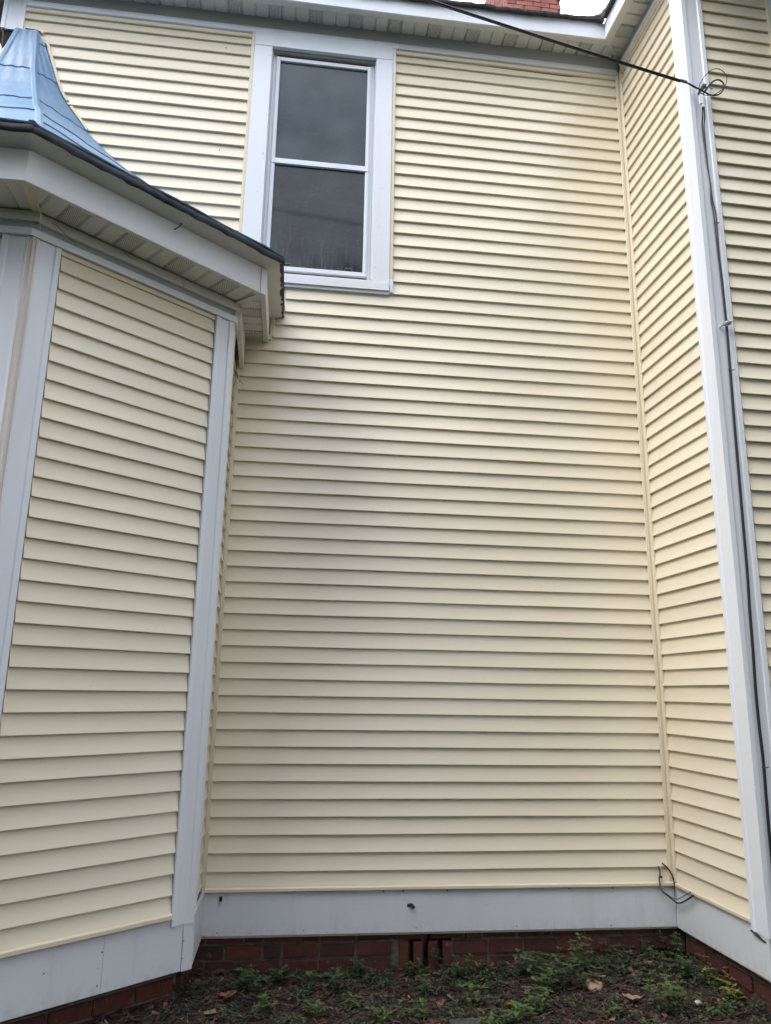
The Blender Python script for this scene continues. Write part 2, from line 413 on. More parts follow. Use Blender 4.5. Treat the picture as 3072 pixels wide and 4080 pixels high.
for k in range(-1, 60):
    z0, h = (-.0845, .0845) if k == -1 else (k * P + .0015, P)
    if k == 59: h = .09
    if z0 + h > 6.05: h = 6.05 - z0
    course(SD, wall_s, .035, .792, .035, .792, z0, h, k + 100)
for k in range(-1, 60):
    z0, h = (-.086, .086) if k == -1 else (k * P + .002, P)
    if k == 59: h = .06
    course(FT, wall_f, -.004, 3.9 if k < 36 else .487, -.004, 3.9 if k < 36 else .487, z0, h, k + 200)
# ---- bay body and its siding
bayc = [(CR.x, CR.y), (CL.x, CL.y), (-4.83, CL.y), (-5.79, CR.y), (-5.79, .0095), (CR.x, .0095)]
ins = .042
m = MB(); m.prism([(CR.x - ins, CR.y), (CR.x - ins, CR.y + .004), (CL.x, CL.y + ins * 1.2), (-4.82, CL.y + ins * 1.2), (-5.77, CR.y), (-5.77, .009), (CR.x - ins, .009)], -.36, 3.44)
bay = m.build('bay_window', CREAM, house)
for k in range(-1, 33):
    z0, h = (-.068, .086) if k == -1 else (k * P + .018, P)
    if k == 32: h = 3.268 - z0
    if k == 31: h = .1
    if h > .01: course(BA, bay, -.940, .006, -.940, .006, z0, h, k + 300)
m = MB()
for k in range(-1, 32):
    z0, h = (-.068, .086) if k == -1 else (k * P + .018, P)
    n = 3
    prof = [(.0022, h + .004), (.0160, .016), (.0205, .002), (.0190, -.0004), (.003, .0003)]
    m.sweep(lambda a: [BR(a, o - .040, z0 + z) for o, z in prof], [.012, .2, .455])
s_ = m.build('siding', CREAM, bay, smooth=28); s_['kind'] = 'stuff'
m = MB()
for k in range(-1, 32):
    z0, h = (-.068, .086) if k == -1 else (k * P + .018, P)
    prof = [(.0022, h + .004), (.0160, .016), (.0205, .002), (.0190, -.0004), (.003, .0003)]
    m.sweep(lambda a: [BF(a, o - .010, z0 + z) for o, z in prof], [-1.36, -.7, -.142])
s_ = m.build('siding', CREAM, bay, smooth=28); s_['kind'] = 'stuff'

m = MB(); m.box(BK, -1.31, .50, -.0015, .0012, 5.90, 5.97); m.build('gap_shade_strip', BARE, wall_b)  # brown strip painting the shadow gap above the top course
# ---- corner posts: wide white vinyl corners with lip, fluted recess and raised bead
def post_half(w):      # (distance from the corner, projection), from the corner outwards
    return [(.030, .0265), (.037, .019), (w - .034, .019), (w - .027, .0255), (w - .002, .0265), (w, .024), (w, .003)]
def corner_post(F1, e1, s1, F2, e2, s2, corner, w, z0, z1, mat, parent, tilt=0):
    """F1/F2 wall frames, e = s of the corner in each frame, s = direction away from it"""
    c = Vector((corner[0], corner[1], 0))
    a = [F1(e1 + s1 * d, o, 0) for d, o in post_half(w)][::-1]; b = [F2(e2 + s2 * d, o, 0) for d, o in post_half(w)]
    in1 = F1(e1 + s1 * w, .001, 0); in2 = F2(e2 + s2 * w, .001, 0); inn = c * 1.0
    mid = F1(e1 + s1 * .02, -.02, 0) * .5 + F2(e2 + s2 * .02, -.02, 0) * .5
    loop = a + [c] + b + [in2, mid, in1]
    m = MB(); n = len(loop)
    rings = [[Vector((p.x, p.y, z)) for p in loop] for z in np.linspace(z0, z1, 8)]
    m.sweep(lambda r: r, rings)
    return m.build('corner_post', mat, parent, smooth=18)
def meet(F1, o1, F2, o2):   # plan intersection of two offset wall planes
    p = F1(0, o1, 0); q = F2(0, o2, 0); d, e = F1.d, F2.d
    t = ((q.x - p.x) * e.y - (q.y - p.y) * e.x) / (d.x * e.y - d.y * e.x); v = p + d * t
    return v
def s_of(F, v): return (Vector((v.x, v.y, 0)) - F.p).dot(F.d)
c = meet(SD, .0265, FT, .0265)
corner_post(SD, s_of(SD, c), -1, FT, s_of(FT, c), 1, c, .150, -.143, 6.3, WHITE, house)
c = meet(BA, .0265, BR, .0265 - .034)
corner_post(BA, s_of(BA, c), -1, Fr((BX - .034, CR.y), (0, 1), (1, 0)), s_of(BR, c), 1, c, .128, -.130, 3.285, WHITE, bay)
c = meet(BA, .0265, BF, .0165); BF2 = Fr((CL.x, CL.y + .010), (1, 0), (0, -1))
cp = corner_post(BA, s_of(BA, c), 1, BF2, s_of(BF2, c), -1, c, .150, -.110, 3.285, RUSTY, bay)
cp['label'] = 'corner post with a rust streak down its edge'
for d, r in ((.004, .0065), (.022, .0045)):
    for F_, e, sg in ((BA, s_of(BA, c), 1), (BF2, s_of(BF2, c), -1)):
        if d < .01 and F_ is not BA: continue
        m = MB(); q0 = F_(e + sg * d, .0265, 0)
        m.tube([Vector((q0.x, q0.y, z)) for z in np.linspace(-.108, 3.283, 5)], r, 8); m.build('bead', RUSTY, bay, smooth=50)
# wall end post at the upper left
m = MB(); lp = [(-4.112, .002), (-4.112, .020), (-4.114, .0225), (-4.139, .0215), (-4.146, .015), (-4.238, .015), (-4.245, .0225), (-4.272, .0225), (-4.272, -.15), (-4.24, -.15), (-4.24, .002)]
m.sweep(lambda z: [BK(a, o, z) for a, o in lp], [5.785, 6.0, 6.16]); m.build('corner_post', WHITE, house, smooth=18)
m = MB(); m.add([(-4.262, .012, 5.784), (-4.262, .06, 5.784), (-4.262, .06, 5.55), (-4.250, .012, 5.784), (-4.250, .06, 5.784), (-4.250, .06, 5.55)], [(0, 1, 2), (3, 5, 4), (0, 3, 4, 1), (1, 4, 5, 2), (2, 5, 3, 0)]); m.build('sheathing_edge', BARE, house)
m = MB(); m.box(BK, -4.245, -4.085, -.0015, .001, 5.2, 5.783); m.build('cavity_shade_panel', DARK, house)  # thin black panel painted as the dark of an open hollow
# inside corner posts (cream)
def inner_post(F, parent, a0, a1, z0, z1, cut=None):
    m = MB()
    zz = [z0, z1] if not cut else None
    prof = [(a0, .001), (a0, .020), (a0 + .003, .023), (a0 + .010, .023), ((a0 + a1) / 2, .0255), (a1 - .010, .023), (a1 - .003, .023), (a1, .020), (a1, .001)]
    m.sweep(lambda z: [F(a, o, z) for a, o in prof], [z0, (z0 + z1) / 2, z1]); return m.build('inside_corner_post', CREAMT, parent, smooth=25)
inner_post(BK, wall_b, .495, .5285, -.082, 3.55); inner_post(BK, wall_b, .496, .5290, 3.552, 6.00)
inner_post(SD, wall_s, .0015, .036, -.082, 3.75); inner_post(SD, wall_s, .0020, .0355, 3.752, 6.02)
inner_post(BK, wall_b, -2.412, -2.372, -.10, 3.27)
# starter strips and white skirt boards
def strip(F, a0, a1, z0, z1, o, mat, name, parent, n=8, dz=0.):
    m = MB(); rr = random.Random(int(a0 * 100) + 5)
    prof = [(.001, z0), (o * .9, z0), (o, z0 + .004), (o, z1 - .006), (o * .8, z1), (.001, z1)]
    rings = []
    for i in range(n + 1):
        a = a0 + (a1 - a0) * i / n; j = rr.uniform(-1, 1) * dz; rings.append((a, j))
    m.sweep(lambda r: [F(r[0], q + r[1] * .4, z + r[1]) for q, z in prof], rings); return m.build(name, mat, parent, smooth=30)
strip(BK, -2.374, .521, -.108, -.084, .036, CREAMT, 'starter_strip', wall_b, 14, .001)
strip(SD, .040, .800, -.107, -.083, .034, CREAMT, 'starter_strip', wall_s, 6, .0008)
strip(FT, -.004, 3.9, -.108, -.084, .034, CREAMT, 'starter_strip', wall_f, 6)
strip(BA, -.955, .006, -.094, -.067, .036, CREAMT, 'starter_strip', bay, 8, .0008)
def skirt(F, a0, a1, z0, z1, parent, o=.018, wob=0., n=10, seed=1):
    m = MB(); rr = random.Random(seed); rings = []
    for i in range(n + 1): rings.append((a0 + (a1 - a0) * i / n, rr.uniform(-1, 1) * wob))
    prof = [(-.004, z0), (o - .002, z0), (o, z0 + .003), (o + .0005, (z0 + z1) / 2), (o - .004, z1), (-.004, z1)]
    m.sweep(lambda r: [F(r[0], q + r[1], z) for q, z in prof], rings); return m.build('skirt_board', SKIRT, parent, smooth=30)
skirt(BK, -2.385, .531, -.346, -.1085, wall_b, wob=.0025, n=16)
skirt(SD, .0025, .93, -.348, -.1075, wall_s, wob=.0012)
skirt(FT, -.16, 3.9, -.348, -.1085, wall_f)
skirt(BA, -1.12, -.3425, -.350, -.0945, bay, .0165); skirt(BA, -.341, .085, -.350, -.0945, bay, .0170); skirt(BA, .087, .150, -.352, -.131, bay, .0225)
skirt(BR, .0, .46, -.346, -.0945, bay, -.012); skirt(BF, -1.5, .0, -.35, -.0945, bay, .004)

# ---- top trims of the walls
def hband(F, a0, a1, prof, mat, name, parent, n=10, wob=0.):
    m = MB(); rr = random.Random(len(name) + int(abs(a0) * 10))
    m.sweep(lambda a: [F(a[0], o + a[1], z) for o, z in prof], [(a0 + (a1 - a0) * i / n, rr.uniform(-1, 1) * wob) for i in range(n + 1)]); return m.build(name, mat, parent, smooth=35)
jtrim = [(.001, 0), (.020, 0), (.022, .003), (.022, .028), (.016, .032), (.001, .032)]
def sh(prof, z): return [(o, q + z) for o, q in prof]
hband(BK, -4.11, -2.445, sh(jtrim, 5.960), CREAMT, 'trim_strip', wall_b); hband(BK, -1.316, .515, sh(jtrim, 5.960), CREAMT, 'trim_strip', wall_b, 12, .0012)
mould = [(.001, 0), (.020, .001), (.030, .008), (.034, .022), (.033, .045), (.026, .058), (.001, .060)]
hband(BK, -4.11, -1.30, sh(mould, 5.995), WHITE, 'moulding', wall_b, 10, .001); hband(BK, -1.298, .51, sh(mould, 5.994), FASC, 'moulding', wall_b, 10, .001)
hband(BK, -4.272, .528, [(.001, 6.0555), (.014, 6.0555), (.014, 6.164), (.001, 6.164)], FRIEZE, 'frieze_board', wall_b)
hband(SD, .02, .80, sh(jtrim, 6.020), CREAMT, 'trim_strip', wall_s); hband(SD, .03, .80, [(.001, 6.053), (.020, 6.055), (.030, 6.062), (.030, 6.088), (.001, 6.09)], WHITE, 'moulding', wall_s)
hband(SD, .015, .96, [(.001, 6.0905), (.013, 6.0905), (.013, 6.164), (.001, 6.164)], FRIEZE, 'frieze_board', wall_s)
# bay top: trim lines, white projecting ledge, frieze in two steps
hband(BA, -.945, .008, sh([(.001, 0), (.017, 0), (.019, .012), (.013, .014), (.016, .026), (.001, .030)], 3.256), CREAMT, 'trim_strip', bay, 8, .0008)
c1 = meet(BA, .034, BF, .030); c2 = meet(BA, .034, BR, .012)
hband(BA, s_of(BA, c1), s_of(BA, c2), [(.001, 3.2865), (.034, 3.2865), (.036, 3.300), (.034, 3.326), (.001, 3.326)], WHITE, 'ledge', bay, 8, .0006)
hband(BF, -1.5, s_of(BF, c1), [(-.01, 3.2865), (.030, 3.2865), (.032, 3.300), (.030, 3.326), (-.01, 3.326)], WHITE, 'ledge', bay)
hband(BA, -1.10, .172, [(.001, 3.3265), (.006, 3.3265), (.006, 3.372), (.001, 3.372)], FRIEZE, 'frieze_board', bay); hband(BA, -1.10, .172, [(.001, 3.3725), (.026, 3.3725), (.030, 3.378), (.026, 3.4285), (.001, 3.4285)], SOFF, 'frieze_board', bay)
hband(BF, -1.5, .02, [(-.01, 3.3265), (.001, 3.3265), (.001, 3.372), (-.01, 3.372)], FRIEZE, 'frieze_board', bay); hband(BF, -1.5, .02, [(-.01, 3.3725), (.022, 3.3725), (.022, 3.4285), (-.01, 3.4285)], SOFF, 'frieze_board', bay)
hband(BR, -.01, .48, [(-.01, 3.29), (.006, 3.29), (.006, 3.4285), (-.01, 3.4285)], SOFF, 'frieze_board', bay)
# hanging white filler board where the bay meets the wall
m = MB(); m.add([(-2.372, -.47, 3.33), (-2.346, -.47, 3.33), (-2.346, -.012, 3.20), (-2.372, -.012, 3.20), (-2.372, -.47, 3.43), (-2.346, -.47, 3.43), (-2.346, -.012, 3.43), (-2.372, -.012, 3.43)],
             [(0, 1, 2, 3), (4, 7, 6, 5), (0, 4, 5, 1), (1, 5, 6, 2), (2, 6, 7, 3), (3, 7, 4, 0)]); m.build('filler_board', SOFF, bay)

# ------------------------------------------------------------------ soffits
def line_hit(p, d, q, e):
    t = ((q[0] - p[0]) * e[1] - (q[1] - p[1]) * e[0]) / (d[0] * e[1] - d[1] * e[0]); return t
def soffit(F, inner, outer, a_start, a_end, z, parent, trimL=None, trimR=None, w=.1035, off=0):
    """pans with V grooves between them; every third pan is perforated. trimL/R: (x,y),(dx,dy) mitre lines"""
    i = 0; a = a_start
    while a < a_end - .005:
        b = min(a + w, a_end); g = .011
        prof = [(a, .011), (a + g * .5, .011), (a + g, 0), (b - g, 0), (b - g * .5, .011), (b, .011)]
        def ends(s):
            o0, o1 = inner, outer
            return o0, o1
        m = MB(); lo = []; hi = []
        for s, dz in prof:
            o0, o1 = inner, outer
            for tl, keep in ((trimL, 1), (trimR, -1)):
                if tl:
                    p = F(s, 0, 0); t = line_hit((p.x, p.y), (F.n.x, F.n.y), tl[0], tl[1])
                    # keep = which side of the mitre survives
                    side = (s - s_of(F, Vector((*tl[0], 0)))) * keep
                    if tl[2] == 'outer': o0 = max(o0, t) if t < o1 else o1
                    else: o1 = min(o1, max(t, o0))
            lo.append(F(s, o0, z + dz)); hi.append(F(s, o1, z + dz))
        vs = lo + hi; n = len(lo); top = [Vector((v.x, v.y, z + .012)) for v in vs]
        fs = [(j, j + 1, n + j + 1, n + j) for j in range(n - 1)] + [(2 * n + j, 2 * n + n + j, 2 * n + n + j + 1, 2 * n + j + 1) for j in range(n - 1)]
        fs += [(0, n, 3 * n, 2 * n), (n - 1, 2 * n + n - 1, 3 * n + n - 1, 2 * n - 1)] + [(j, 2 * n + j, 2 * n + j + 1, j + 1) for j in range(n - 1)] + [(n + j, n + j + 1, 3 * n + j + 1, 3 * n + j) for j in range(n - 1)]
        area = sum((hi[j] - lo[j]).length for j in range(n))
        if area > .02:
            m.add(vs + top, fs); m.build('soffit_panel', VENT if (i + off) % 3 == 0 else SOFF, parent, smooth=20)
        a = b; i += 1
ZS = 6.165
soffit_main = MB(); soffit_main.box(BK, -4.6, .55, .0, .20, ZS + .0125, ZS + .03); eave = soffit_main.build('eave', FASC, house)
mit = ((.528, -.004), (-.70, -.714), 'inner_b')
# recessed wall: keep o below the mitre near the inside corner
soffit(BK, .014, .168, -4.60, .5285, ZS, eave, trimR=((.528, 0.), (-.163, -.150), 'in'), off=2)
soffit(SD, .013, .168, .005, 1.14, ZS, eave, off=1, trimL=((.528, 0.), (-.163, -.150), 'in'))
m = MB(); d = Vector((-.163, -.150, 0)).normalized(); nrm = Vector((d.y, -d.x, 0))
vs = [Vector((.522, -.012, 0)) + nrm * s + d * t for t in (0, .2) for s in (-.016, -.003, .003, .016)]
m.add([(v.x, v.y, ZS - .006 if j in (0, 3, 4, 7) else ZS - .003) for j, v in enumerate(vs)] + [(v.x, v.y, ZS + .004) for v in vs], [(0, 1, 5, 4), (1, 2, 6, 5), (2, 3, 7, 6), (8, 12, 13, 9), (9, 13, 14, 10), (10, 14, 15, 11), (0, 4, 12, 8), (3, 11, 15, 7), (0, 8, 9, 1), (1, 9, 10, 2), (2, 10, 11, 3), (4, 5, 13, 12), (5, 6, 14, 13), (6, 7, 15, 14)]); m.build('mitre_strip', SOFF, eave)
# fascia: L-shaped metal with a bottom lip
fas = [(.2105, 6.128), (.2215, 6.126), (.2245, 6.129), (.2250, 6.275), (.2105, 6.275)]
lip = [(.150, 6.150), (.2095, 6.131), (.2095, 6.150), (.166, 6.1635), (.150, 6.1635)]
cf = meet(BK, .2245, SD, .2245)
def fascia(F, prof, a0, a1, endF, o_of, parent, mat, n=14):
    """a1 end is mitred against endF at equal offsets"""
    m = MB(); rr = random.Random(3)
    def ring(i):
        t = i / n; out = []
        for o, z in prof:
            e = s_of(F, meet(F, o, endF, o_of(o))) if endF else a1
            out.append(F(a0 + (e - a0) * t, o + .0012 * math.sin(i * 1.7), z))
        return out
    m.sweep(ring, range(n + 1)); return m.build('fascia', mat, parent, smooth=25)
fascia(BK, fas, -4.6, 0, SD, lambda o: o, eave, WHITE, 16)
fascia(BK, lip, -4.6, 0, SD, lambda o: o, eave, SOFF, 4).name = 'soffit_trim'
def fas_ret(fas=fas, mat=WHITE, nm='fascia'):
    m = MB(); n = 8
    def ring(i):
        t = i / n; out = []
        for o, z in fas:
            e = s_of(SD, meet(BK, o, SD, o)); out.append(SD(e + (1.16 - e) * t, o, z))
        return out
    m.sweep(ring, range(n + 1)); return m.build(nm, mat, eave, smooth=25)
fas_ret(); fas_ret(lip, SOFF, 'soffit_trim')
# ragged shingle edges over the fascia
def shingle_edge(F, a0, a1, o0, o1, z, lift, parent, seed):
    m = MB(); n = int((a1 - a0) / .035); rr = random.Random(seed); rings = []; v = 0
    for i in range(n + 1):
        v = .7 * v + rr.uniform(-.004, .004); a = a0 + (a1 - a0) * i / n; rings.append((a, v, rr.uniform(-.006, .006), lift(a)))
    m.sweep(lambda r: [F(r[0], o0, z + .006 + r[3] + .12), F(r[0], o1 - .02, z + r[1] + r[3] + .018), F(r[0], o1 + r[2], z + r[1] + r[3] * .6 + .002), F(r[0], o1 + r[2] - .004, z + r[1] + min(0, r[3]) - .010), F(r[0], o0, z + .05)], rings)
    return m.build('shingle_edge', SHING, parent)
def lift_b(a): return .02 * math.sin(a * 1.1 + .4) * (a > -2) - .010 * math.exp(-((a + .2) / .3) ** 2) + .06 * max(0, (a - .16) / .15) ** 2
shingle_edge(BK, -4.62, .315, -.05, .268, 6.276, lift_b, eave, 4)
def lift_s(a): return .01 + .06 * math.exp(-max(0, a - .25) / .05)
shingle_edge(SD, .24, 1.2, -.05, .262, 6.285, lift_s, eave, 6)
# main roofs (out of sight from below)
m = MB()
m.add([(-4.62, -.08, 6.37), (4.8, -.08, 6.37), (4.8, 4.0, 8.55), (-4.62, 4.0, 8.55), (-4.62, 8.4, 6.3), (4.8, 8.4, 6.3)], [(0, 1, 2, 3), (3, 2, 5, 4), (0, 3, 4), (1, 5, 2), (0, 4, 5, 1)])
m.build('roof', SHING, house)
m = MB()
m.add([(.44, -1.10, 6.35), (4.8, -1.10, 6.35), (4.8, 4.0, 6.35), (.44, 4.0, 6.35), (2.6, .8, 7.6), (2.6, 4.0, 7.6)], [(0, 1, 4), (1, 2, 5, 4), (0, 4, 5, 3), (0, 3, 2, 1), (2, 3, 5)])
m.build('roof', SHING, house)
hband(FT, -.33, 3.9, [(.0, 6.165), (.60, 6.165), (.60, 6.28), (.0, 6.28)], FASC, 'eave', house)  # overhang out of view, deepened to shade the front wall

# ------------------------------------------------------------------ bay eave
ZB = 3.43
m = MB(); m.prism([(CR.x + .10, .0), (CR.x + .10, CR.y - .08), (CL.x + .05, CL.y - .18), (-4.9, CL.y - .18), (-4.9, 0)], ZB + .013, ZB + .04)
beave = m.build('bay_eave', FASC, house)
# soffit panels cut square to the angled wall, clipped by the two mitre lines
ci = Vector((CL.x, CL.y)); co = meet(BA, .24, BF, .27); mL = ((ci.x, ci.y), (co.x - ci.x, co.y - ci.y))
cri = Vector((CR.x, CR.y)); cro = meet(BA, .24, BR, .165); mR = ((cri.x, cri.y), (cro.x - cri.x, cro.y - cri.y))
def poly_clip(poly, p, d, sign):
    out = []; n = len(poly)
    def f(v): return sign * ((v[0] - p[0]) * d[1] - (v[1] - p[1]) * d[0])
    for i in range(n):
        a, b = poly[i], poly[(i + 1) % n]; fa, fb = f(a), f(b)
        if fa >= 0: out.append(a)
        if fa * fb < 0:
            t = fa / (fa - fb); out.append(tuple(a[k] + (b[k] - a[k]) * t for k in range(2)))
    return out
def pan(poly, z, vent, parent):
    """a flat pan with bevelled rim: groove shows between neighbours"""
    if len(poly) < 3: return
    c = Vector((sum(p[0] for p in poly) / len(poly), sum(p[1] for p in poly) / len(poly), 0)); n = len(poly)
    outer = [Vector((p[0], p[1], z + .011)) for p in poly]; low = []
    for p in outer: low.append(Vector((p.x, p.y, z)))
    inner = []
    for i in range(n):
        a, b, d = outer[i - 1], outer[i], outer[(i + 1) % n]
        e1 = (b - a).normalized(); e2 = (d - b).normalized(); n1 = Vector((-e1.y, e1.x, 0)); n2 = Vector((-e2.y, e2.x, 0))
        k = (n1 + n2); k = k / max(.4, k.length_squared) * 2 * .012
        q = b + k
        if (q - c).length > (b - c).length: q = b - k
        inner.append(Vector((q.x, q.y, z)))
    top = [Vector((v.x, v.y, z + .0125)) for v in outer]
    m = MB(); fs = [tuple(range(n))] + [(i, (i + 1) % n, n + (i + 1) % n, n + i) for i in range(n)] + [(n + i, n + (i + 1) % n, 2 * n + (i + 1) % n, 2 * n + i) for i in range(n)] + [tuple(range(2 * n, 3 * n))[::-1]]
    m.add(inner + outer + top, fs); return m.build('soffit_panel', VENT if vent else SOFF, parent)
def strips(F, a0, w, cnt, o0, o1, clips, vent_off, skew=0.):
    for i in range(cnt):
        a = a0 + i * w
        q = [F(a, o0, 0), F(a + w, o0, 0), F(a + w + skew, o1, 0), F(a + skew, o1, 0)]; poly = [(v.x, v.y) for v in q]
        for (p, d), sg in clips:
            poly = poly_clip(poly, p, d, sg)
            if len(poly) < 3: break
        if len(poly) >= 3:
            ar = abs(sum(poly[j][0] * poly[(j + 1) % len(poly)][1] - poly[(j + 1) % len(poly)][0] * poly[j][1] for j in range(len(poly)))) / 2
            if ar > .0004: pan(poly, ZB, (i + vent_off) % 3 == 0, beave)
strips(BA, -1.42, .104, 19, .028, .232, [(mL, -1), (mR, 1)], 2)
strips(BF, -1.75, .104, 24, .022, .262, [(mL, 1)], 1)
strips(BR, -.36, .104, 9, .008, .158, [(mR, -1)], 2)
def mitre(p, d, z, parent):
    d = Vector((d[0], d[1], 0)); L_ = d.length; d.normalize(); nr = Vector((d.y, -d.x, 0)); p = Vector((p[0], p[1], 0))
    vs = [p + nr * s + d * t for t in (.01, L_ * .99) for s in (-.02, -.004, .004, .02)]
    zz = [z - .008, z - .004, z - .004, z - .008] * 2
    m = MB(); m.add([(v.x, v.y, h) for v, h in zip(vs, zz)] + [(v.x, v.y, z + .004) for v in vs], [(0, 1, 5, 4), (1, 2, 6, 5), (2, 3, 7, 6), (8, 12, 13, 9), (9, 13, 14, 10), (10, 14, 15, 11), (0, 4, 12, 8), (3, 11, 15, 7), (0, 8, 9, 1), (1, 9, 10, 2), (2, 10, 11, 3), (4, 5, 13, 12), (5, 6, 14, 13), (6, 7, 15, 14)])
    return m.build('mitre_strip', CREAMT if z == ZB - .001 else SOFF, parent)
mitre(*mL, ZB - .001, beave); mitre(*mR, ZB, beave)
# fascia around the bay: lip, face, sloping under-board up to the metal edge
bf = [(.0, 3.430), (.0, 3.418), (.030, 3.412), (.033, 3.416), (.033, 3.585), (.015, 3.600), (.015, 3.43)]
def ringpath(fn):
    """corner points of the eave polyline for an outward offset k beyond the soffit edge"""
    oA, oF, oR = fn
    p0 = Vector((-4.97, BF(0, oF, 0).y, 0)); p1 = meet(BA, oA, BF, oF); p2 = meet(BA, oA, BR, oR); p3 = Vector((p2.x, .0, 0)); return p0, p1, p2, p3
def eave_run(prof, name, mat, parent, seg, base=(.222, .252, .150), smooth=25, rag=0., seed=1):
    m = MB(); rr = random.Random(seed); i0, i1, n = seg
    rings = []
    for k in range(n + 1):
        t = k / n; r = []; j = rr.uniform(-1, 1) * rag; j2 = rr.uniform(-1, 1) * rag
        for o, z in prof:
            q = ringpath((base[0] + o, base[1] + o, base[2] + o)); v = q[i0].lerp(q[i1], t); jz = rr.uniform(-1, 1) * rag * .8
            if 0 < k < n: v += Vector((AN.x, AN.y, 0)) * j * .6
            r.append(Vector((v.x, v.y, z + j2 + jz)))
        rings.append(r)
    m.sweep(lambda r: r, rings); return m.build(name, mat, parent, smooth=smooth)
eave_run(bf, 'fascia', FASC, beave, (1, 2, 12)); eave_run(bf, 'fascia', FASC, beave, (0, 1, 12)); eave_run(bf, 'fascia', SOFF, beave, (2, 3, 8))
ub = [(.015, 3.590), (.125, 3.612), (.125, 3.622), (.015, 3.606)]
for seg in ((0, 1, 8), (1, 2, 10), (2, 3, 6)): eave_run(ub, 'eave_board', FASC, beave, seg)
ed = [(.122, 3.612), (.134, 3.607), (.142, 3.616), (.141, 3.640), (.132, 3.655), (.10, 3.662), (.10, 3.623)]
eave_run(ed, 'roof_edge', TAR, beave, (0, 1, 20), rag=.003, seed=2, smooth=60); eave_run(ed, 'roof_edge', TAR, beave, (1, 2, 30), rag=.0035, seed=3, smooth=60)
e3 = eave_run([(o - .012, z) for o, z in ed], 'roof_edge', RUSTRED, beave, (2, 3, 22), rag=.004, seed=4, smooth=60); e3['label'] = 'rusted dark red roof edge'
# loose end cap of the fascia
q = ringpath((.222 + .036, .252 + .036, .150 + .036))[2]
F_ = Fr((q.x, q.y), AD, AN)
m = MB(); m.box(F_, -.045, -.002, -.012, .003, 3.412, 3.58); m.build('end_cap', FASC, beave)
# cream J trim on the wall under and beside the bay eave
def jb(a0, a1, z0, z1, parent=wall_b, o=.024): m = MB(); m.box(BK, a0, a1, .001, o, z0, z1, .003); return m.build('trim_strip', CREAMT, parent)
jb(-2.372, -2.168, 3.435, 3.464); jb(-2.180, -2.150, 3.4645, 3.640); jb(-2.150, -2.082, 3.618, 3.644); jb(-2.106, -2.086, 3.6445, 3.70, o=.03)

# ------------------------------------------------------------------ bay roof of painted sheet metal
H = [(-4.017, -.006, 5.781), (-3.955, -.095, 5.354), (-3.905, -.165, 5.16), (-3.843, -.270, 4.974), (-3.757, -.44, 4.76), (-3.661, -.632, 4.57), (-3.53, -.93, 4.24), (-3.363, -1.322, 3.900)]
def ringpath0(): return meet(BA, .356, BF, .386)
e1_ = ringpath0(); H.append((e1_.x, e1_.y, 3.655))
hz = [p[2] for p in H][::-1]; hx = [p[0] for p in H][::-1]; hy = [p[1] for p in H][::-1]
def hip(z): return Vector((interp(z, hz, hx), interp(z, hz, hy), z))
p_ = ringpath((.222 + .134, .252 + .134, .150 + .134)); e1, e2, e3_ = [Vector((v.x, v.y, 3.655)) for v in p_[1:]]
def right_edge(z):      # right boundary of the angled face: hip from the eave corner up to the wall, then the wall line
    zw = 4.09
    if z >= zw: return Vector((roof_x(z), .011, z))
    t = max(0, (z - 3.655) / (zw - 3.655)); return e2.lerp(Vector((roof_x(zw), .011, zw)), t)
def left_hip(z): h = hip(z) if z > 3.70 else e1; return Vector((2 * -4.079 - h.x, h.y, z))
brm = MB(); brm.add([(-4.9, -.02, 3.66), (-3.3, -.02, 3.66), (-4.0, -.02, 5.2)], [(0, 1, 2)])
broof = brm.build('bay_roof', DARK, house)
SE = [3.655, 4.33, 4.57, 4.974, 5.354, 5.66, 5.785]
def metal(face, za, zb, lap):
    m = MB(); n = 10; rows = []
    for i in range(7):
        z = za + (zb - za) * i / 6; zc = max(z, 3.6551)
        if face == 'A': a = hip(zc) if zc > 3.655 else e1; b = right_edge(zc)
        else: b = hip(zc) if zc > 3.655 else e1; a = left_hip(zc)
        N = Vector((AN.x, AN.y, .55)).normalized() if face == 'A' else Vector((0, -1, .6)).normalized()
        lift = .008 * (1 - i / 6) + lap
        rows.append([a.lerp(b, j / n) + N * (lift + .0035 * math.sin(j * 1.9 + z * 13)) for j in range(n + 1)])
    vs = [v for r in rows for v in r]; w = n + 1
    bk = [v - Vector((0, 0, .006)) - Vector((AN.x, AN.y, 0)) * .004 for v in vs]
    fs = [(i * w + j, i * w + j + 1, (i + 1) * w + j + 1, (i + 1) * w + j) for i in range(6) for j in range(n)]; K = len(vs)
    fs2 = [tuple(x + K for x in f)[::-1] for f in fs]
    rim = [(j, K + j, K + j + 1, j + 1) for j in range(n)] + [(i * w, (i + 1) * w, K + (i + 1) * w, K + i * w) for i in range(6)] + [(i * w + n, K + i * w + n, K + (i + 1) * w + n, (i + 1) * w + n) for i in range(6)]
    m.add(vs + bk, fs + fs2 + rim); return m.build('roof_panel', ROOFM, broof, smooth=30)
for za, zb in zip(SE[:-1], SE[1:]): metal('A', za, zb + .012, .001)
for za, zb in zip([3.655, 4.60, 4.95, 5.37], [4.612, 4.962, 5.382, 5.785]): metal('F', za, zb, .002)
